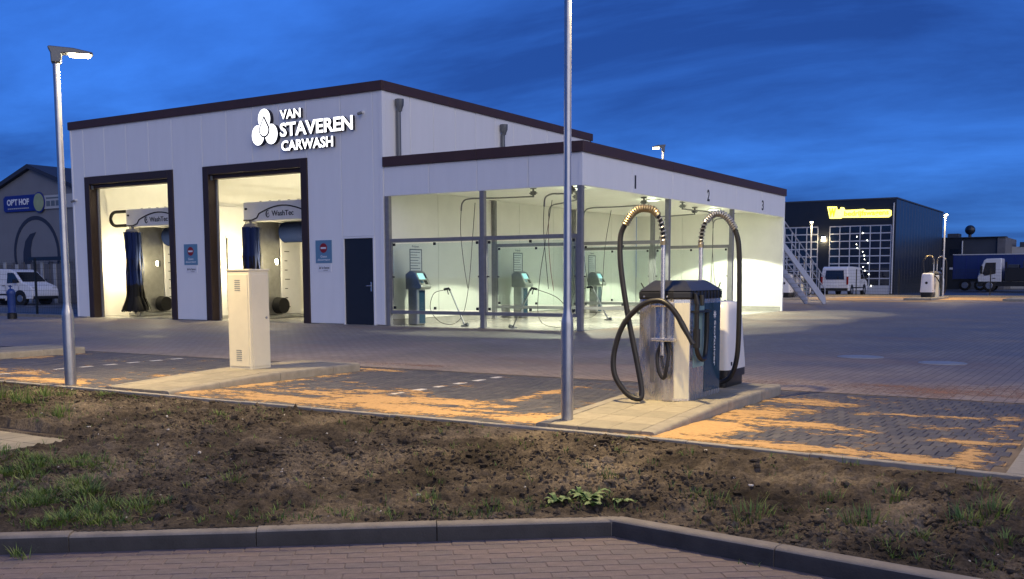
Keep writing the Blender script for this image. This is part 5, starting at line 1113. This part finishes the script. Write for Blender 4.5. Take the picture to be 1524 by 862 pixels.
ds = thing('workshop_sign', 'glowing yellow bedrijfswagens sign on the dark workshop front', 'sign', (-18, DB_Y, 6))
MB().prism([(-20.42, 6.52), (-20.22, 5.62), (-19.40, 5.60), (-19.3, 5.66), (-15.95, 5.58), (-15.78, 5.72), (-15.80, 6.08), (-15.98, 6.14), (-17.6, 6.16), (-17.75, 6.25), (-18.35, 6.22), (-19.1, 6.22), (-19.2, 6.42), (-19.42, 6.44), (-19.5, 6.25), (-19.68, 6.28), (-19.72, 6.50)], DB_Y - .10, DB_Y - .02, 'y').build('light_box', 'sign_halo', ds)
fit_text('W', 'letter', ['sign_yellow'], (0, DB_Y - .12, 0), -20.30, -19.75, 5.74, 6.40, 0, ds, bold=.06, ext=.015)
fit_text('el', 'letter', ['sign_halo'], (0, DB_Y - .12, 0), -19.68, -19.25, 5.76, 6.30, 0, ds, bold=.03, ext=.015)
fit_text('bedrijfswagens', 'letter', ['sign_yellow'], (0, DB_Y - .12, 0), -19.15, -15.95, 5.66, 6.14, 0, ds, bold=.02, ext=.015, letters=True)
wl = thing('wall_lamp', 'square lit wall lamp between the glazed doors of the dark workshop', 'light', (-20.65, DB_Y, 4.1))
MB().box(-20.75, -20.55, DB_Y - .10, DB_Y - .002, 3.95, 4.30).build('housing', 'lamp_grey', wl, bevel=.02); MB().box(-20.78, -20.52, DB_Y - .125, DB_Y - .10, 3.93, 4.25).build('lens', 'led', wl)
L = bpy.data.lights.new('wall_lamp_glow', 'POINT'); L.energy = 40; L.color = WARM; L.shadow_soft_size = .1; lo = bpy.data.objects.new('wall_lamp_glow', L); col.objects.link(lo); lo.location = (-20.65, DB_Y - .35, 4.0); attach(lo, wl)
sl_ = thing('string_light', 'string of tiny white bulbs behind the glazed workshop door', 'light', (-17.9, DB_Y, 0))
MB().tube([(-17.9, DB_Y - .012, .6), (-17.9, DB_Y - .012, 4.6)], .006, 4).build('wire', 'ink', sl_)
for k in range(15):
    x = -17.9 + random.uniform(-.35, .35) * (1 if k % 3 else 2.5); z = .55 + k * .28; MB().tube([(x, DB_Y - .03, z), (x, DB_Y - .03, z + .06)], .018, 6).build('bulb', 'led_white', sl_)

# ================================================================== far yard: dark hall, white warehouse, fence
dh = thing('low_dark_hall', 'low dark industrial hall with roof vents beyond the blue trailer', 'building', (-13, 112, 0))
MB().box(-18.6, -15.2, 108, 118, -.1, 5.0).build('wall', 'clad_dark', dh); MB().box(-15.2, -12.0, 108.3, 118, -.1, 5.0).build('wall', 'clad_mid', dh); MB().box(-12.0, -11.3, 108.1, 118, -.1, 5.0).build('wall', 'board_grey', dh)
MB().box(-18.7, -11.25, 107.9, 109.5, 5.0, 5.06).build('roof', 'clad_mid', dh); MB().box(-16.6, -15.5, 108.5, 110, 5.08, 5.45).build('roof_vent', 'clad_mid', dh, bevel=.05)
MB().tube([(-14.6, 109, 5.05), (-14.6, 109, 5.5)], .15, 10).build('vent_neck', 'clad_mid', dh)
bb = bmesh.new(); bmesh.ops.create_uvsphere(bb, u_segments=18, v_segments=10, radius=.48); me = bpy.data.meshes.new('round_cowl'); bb.to_mesh(me); bb.free(); me.materials.append(M('clad_dark')); o = bpy.data.objects.new('round_cowl', me); col.objects.link(o); o.location = (-14.6, 109, 5.78); attach(o, dh)
for xx in (-17.6, -16.2): MB().box(xx, xx + .9, 107.96, 108.0, 1.9, 2.1).build('window', 'alu', dh); MB().box(xx, xx + .8, 107.96, 108.0, 3.3, 3.9).build('window', 'pane', dh)
MB().tube([(-15.1, 107.9, 0), (-15.1, 107.9, 4.7)], .06, 8).build('drain_pipe', 'alu', dh)
wh = thing('white_warehouse', 'pale grey warehouse with dark parapet behind the lorry', 'building', (-5, 118, 0))
MB().box(-12.2, 10, 114, 130, -.1, 4.2).build('wall', 'panel_pale', wh); MB().box(-10.6, 10.1, 113.9, 130, 4.2, 4.65).build('parapet', 'clad_mid', wh); MB().box(-9.6, -8.9, 113.95, 114, 1.0, 3.0).build('door', 'clad_dark', wh)
for xx in (-7.5, -4.5, -1.5): w_ = MB().box(xx, xx + 1.6, 113.94, 114, 2.2, 3.2).build('window', 'alu', wh); MB().box(xx + .06, xx + 1.54, 113.92, 113.939, 2.26, 3.14).build('pane', 'pane', w_)
def fence(name, label, p0, p1, h, step, parent_cat='fence'):
    P0, P1 = Vector(p0), Vector(p1); d = P1 - P0; L = d.length; d.normalize(); n = max(1, round(L / step)); t = thing(name, label, 'fence', (*((P0 + P1) / 2)[:2], 0))
    for i in range(n + 1):
        q = P0 + d * (L * i / n); MB().box(q.x - .03, q.x + .03, q.y - .03, q.y + .03, -.05, h + .05).build('post', 'fence_dark', t)
    for i in range(n):
        a = P0 + d * (L * i / n); b = P0 + d * (L * (i + 1) / n); m = MB()
        for z in np.arange(.08, h, .2): m.tube([(a.x, a.y, z), (b.x, b.y, z)], .004, 4, cap=False)
        k = int((b - a).length / .1)
        for j in range(1, k): q = a.lerp(b, j / k); m.tube([(q.x, q.y + .008, .06), (q.x, q.y + .008, h)], .003, 3, cap=False)
        m.build('mesh_panel', 'fence_dark', t, recalc=False)
    return t
fence('mesh_fence', 'dark wire mesh fence along the far edge of the forecourt', (-24, 68.2), (8, 70.4), 1.7, 2.6)
fence('mesh_fence', 'dark wire mesh fence joining the corner of the car wash hall', (-31.2, 22.0), (-48, 22.0), 2.0, 2.6)
fk = struct(MB().box(-24, 10, 66.8, 66.98, -.1, .10).build('far_kerb', 'kerb')); lk = struct(MB().box(-70, -30.95, 20.9, 21.08, -.1, .09).build('yard_kerb', 'road_kerb'))
tag(sand_mesh('sand_far', -15.5, 4, 53.0, 66.7, .12, lambda X, Y: (fbm(X * .35, Y * .5, 5, 131) - .40) * .05), 'orange sand spread over the far paving round the distant islands', 'sand')
# blue service post by the left fence
sp = thing('service_post', 'dark blue service post with round cap in front of the left mesh fence', 'post', (-31.6, 19.55, 0))
MB().lathe([(.15, -.02), (.15, .18), (.12, .2)], (-31.6, 19.55, 0), 20).build('base', 'rubber', sp, smooth=True); MB().lathe([(.12, .19), (.125, .78), (.14, .82), (.13, .90), (.08, .97), (.02, .99)], (-31.6, 19.55, 0), 20).build('body', 'service_blue', sp, smooth=True)
MB().box(-31.75, -31.69, 19.42, 19.46, .60, .72).build('coupling', 'alu', sp, bevel=.01); MB().tube([(-31.62, 19.55, .96), (-31.62, 19.55, 1.10)], .022, 8).tube([(-31.70, 19.55, 1.06), (-31.54, 19.55, 1.06)], .016, 8).build('valve_handle', 'service_blue', sp)

# ================================================================== gable building on the left
gb = thing('gable_building', 'grey gabled building with blue sign and large dark ring emblem', 'building', (-55.6, 45, 0))
GX0, GX1, AX, AZ, EZ = -62.6, -48.6, -55.6, 7.72, 5.45; GY = 36.0
MB().prism([(GX0, -.1), (GX1, -.1), (GX1, EZ), (AX, AZ), (GX0, EZ)], GY, GY + 25, 'y').build('wall', 'gable_grey', gb)
for s in (-1, 1):
    e = AX + s * 7.35; b = MB(); ez = AZ - (AZ - EZ) / 7.0 * 7.35
    b.add([(AX, GY - .25, AZ + .02), (e, GY - .25, ez + .02), (e, GY - .25, ez + .27), (AX, GY - .25, AZ + .27), (AX, GY + 25.2, AZ + .02), (e, GY + 25.2, ez + .02), (e, GY + 25.2, ez + .27), (AX, GY + 25.2, AZ + .27)], [(0, 1, 2, 3), (4, 7, 6, 5), (0, 4, 5, 1), (1, 5, 6, 2), (2, 6, 7, 3), (3, 7, 4, 0)]); b.build('roof', 'gable_dark', gb)
sb = thing('sign_board', 'blue sign board reading OP\'T HOF with round pale emblem on the gable wall', 'sign', (-56, GY, 5.7))
MB().prism([(-58.35, 5.4), (-58.2, 5.28), (-54.9, 5.28), (-54.9, 6.24), (-58.15, 6.24), (-58.35, 6.1)], GY - .10, GY - .01, 'y').build('board', 'panel_blue', sb, bevel=.02)
MB().box(-54.9, -51.6, GY - .09, GY - .01, 5.34, 6.12).build('board', 'panel_pale', sb, bevel=.02)
MB().prism(circ(-54.75, 5.75, .55, .60), GY - .14, GY - .101, 'y').build('emblem_rim', 'panel_blue', sb); MB().prism(circ(-54.75, 5.75, .47, .52), GY - .17, GY - .141, 'y').build('emblem', 'logo_green', sb)
fit_text("OP'T HOF", 'lettering', ['plate_white'], (0, GY - .115, 0), -57.95, -55.75, 5.66, 6.04, 0, sb, bold=.03, ext=.006); 
for k in range(11): MB().box(-57.9 + k * .195, -57.76 + k * .195, GY - .112, GY - .101, 5.44, 5.50).build('lettering', 'panel_pale', sb)
for k, (a, b, c, d) in enumerate(((-54.1, -53.75, 5.5, 5.8), (-53.65, -53.3, 5.5, 5.8), (-53.2, -52.7, 5.5, 5.8), (-54.1, -52.4, 5.92, 6.0))): MB().box(a, b, GY - .105, GY - .0905, c, d).build('lettering', 'ink_grey', sb)
# emblem painted on the wall: ring, curved horn, small wedge
P = []
for k in range(25): a = rad(200) - rad(220) * k / 24; P.append((AX + .2 + 2.25 * math.cos(a), 2.75 + 2.25 * math.sin(a)))
for k in range(25): a = rad(-20) + rad(220) * k / 24; P.append((AX + .2 + 2.02 * math.cos(a), 2.75 + 2.02 * math.sin(a)))
rn = MB()
for k in range(24): rn.prism([P[k], P[k + 1], P[48 - k], P[49 - k]], GY - .02, GY - .002, 'y')
rn.build('ring_emblem', 'gable_dark', gb)
MB().prism([(-57.0, .9), (-56.75, 1.9), (-56.7, 2.9), (-56.45, 3.55), (-55.95, 3.95), (-55.35, 4.05), (-55.75, 3.6), (-55.95, 3.05), (-55.95, 2.4), (-55.4, 1.7), (-54.9, 1.3), (-54.2, 2.4), (-54.15, 1.2), (-54.4, .9)], GY - .018, GY - .002, 'y').build('horn_emblem', 'gable_dark', gb)
# board fence behind the van
bf = thing('board_fence', 'weathered grey upright board fence behind the white panel van', 'fence', (-52, 34.8, 0))
for k in range(46):
    x = -60.5 + k * .3; MB().box(x, x + .26, 34.8 + .02 * (k % 2), 34.86, -.06, 2.15 + .12 * (k % 3 == 0)).build('board', 'board_grey' if k % 4 else 'panel_pale', bf)
MB().box(-54.2, -51.0, 34.6, 35.0, 2.35, 2.55).build('lean_to_roof', 'clad_dark', bf)

# ================================================================== hidden-face check: keep all objects linked, done
bpy.context.view_layer.update()
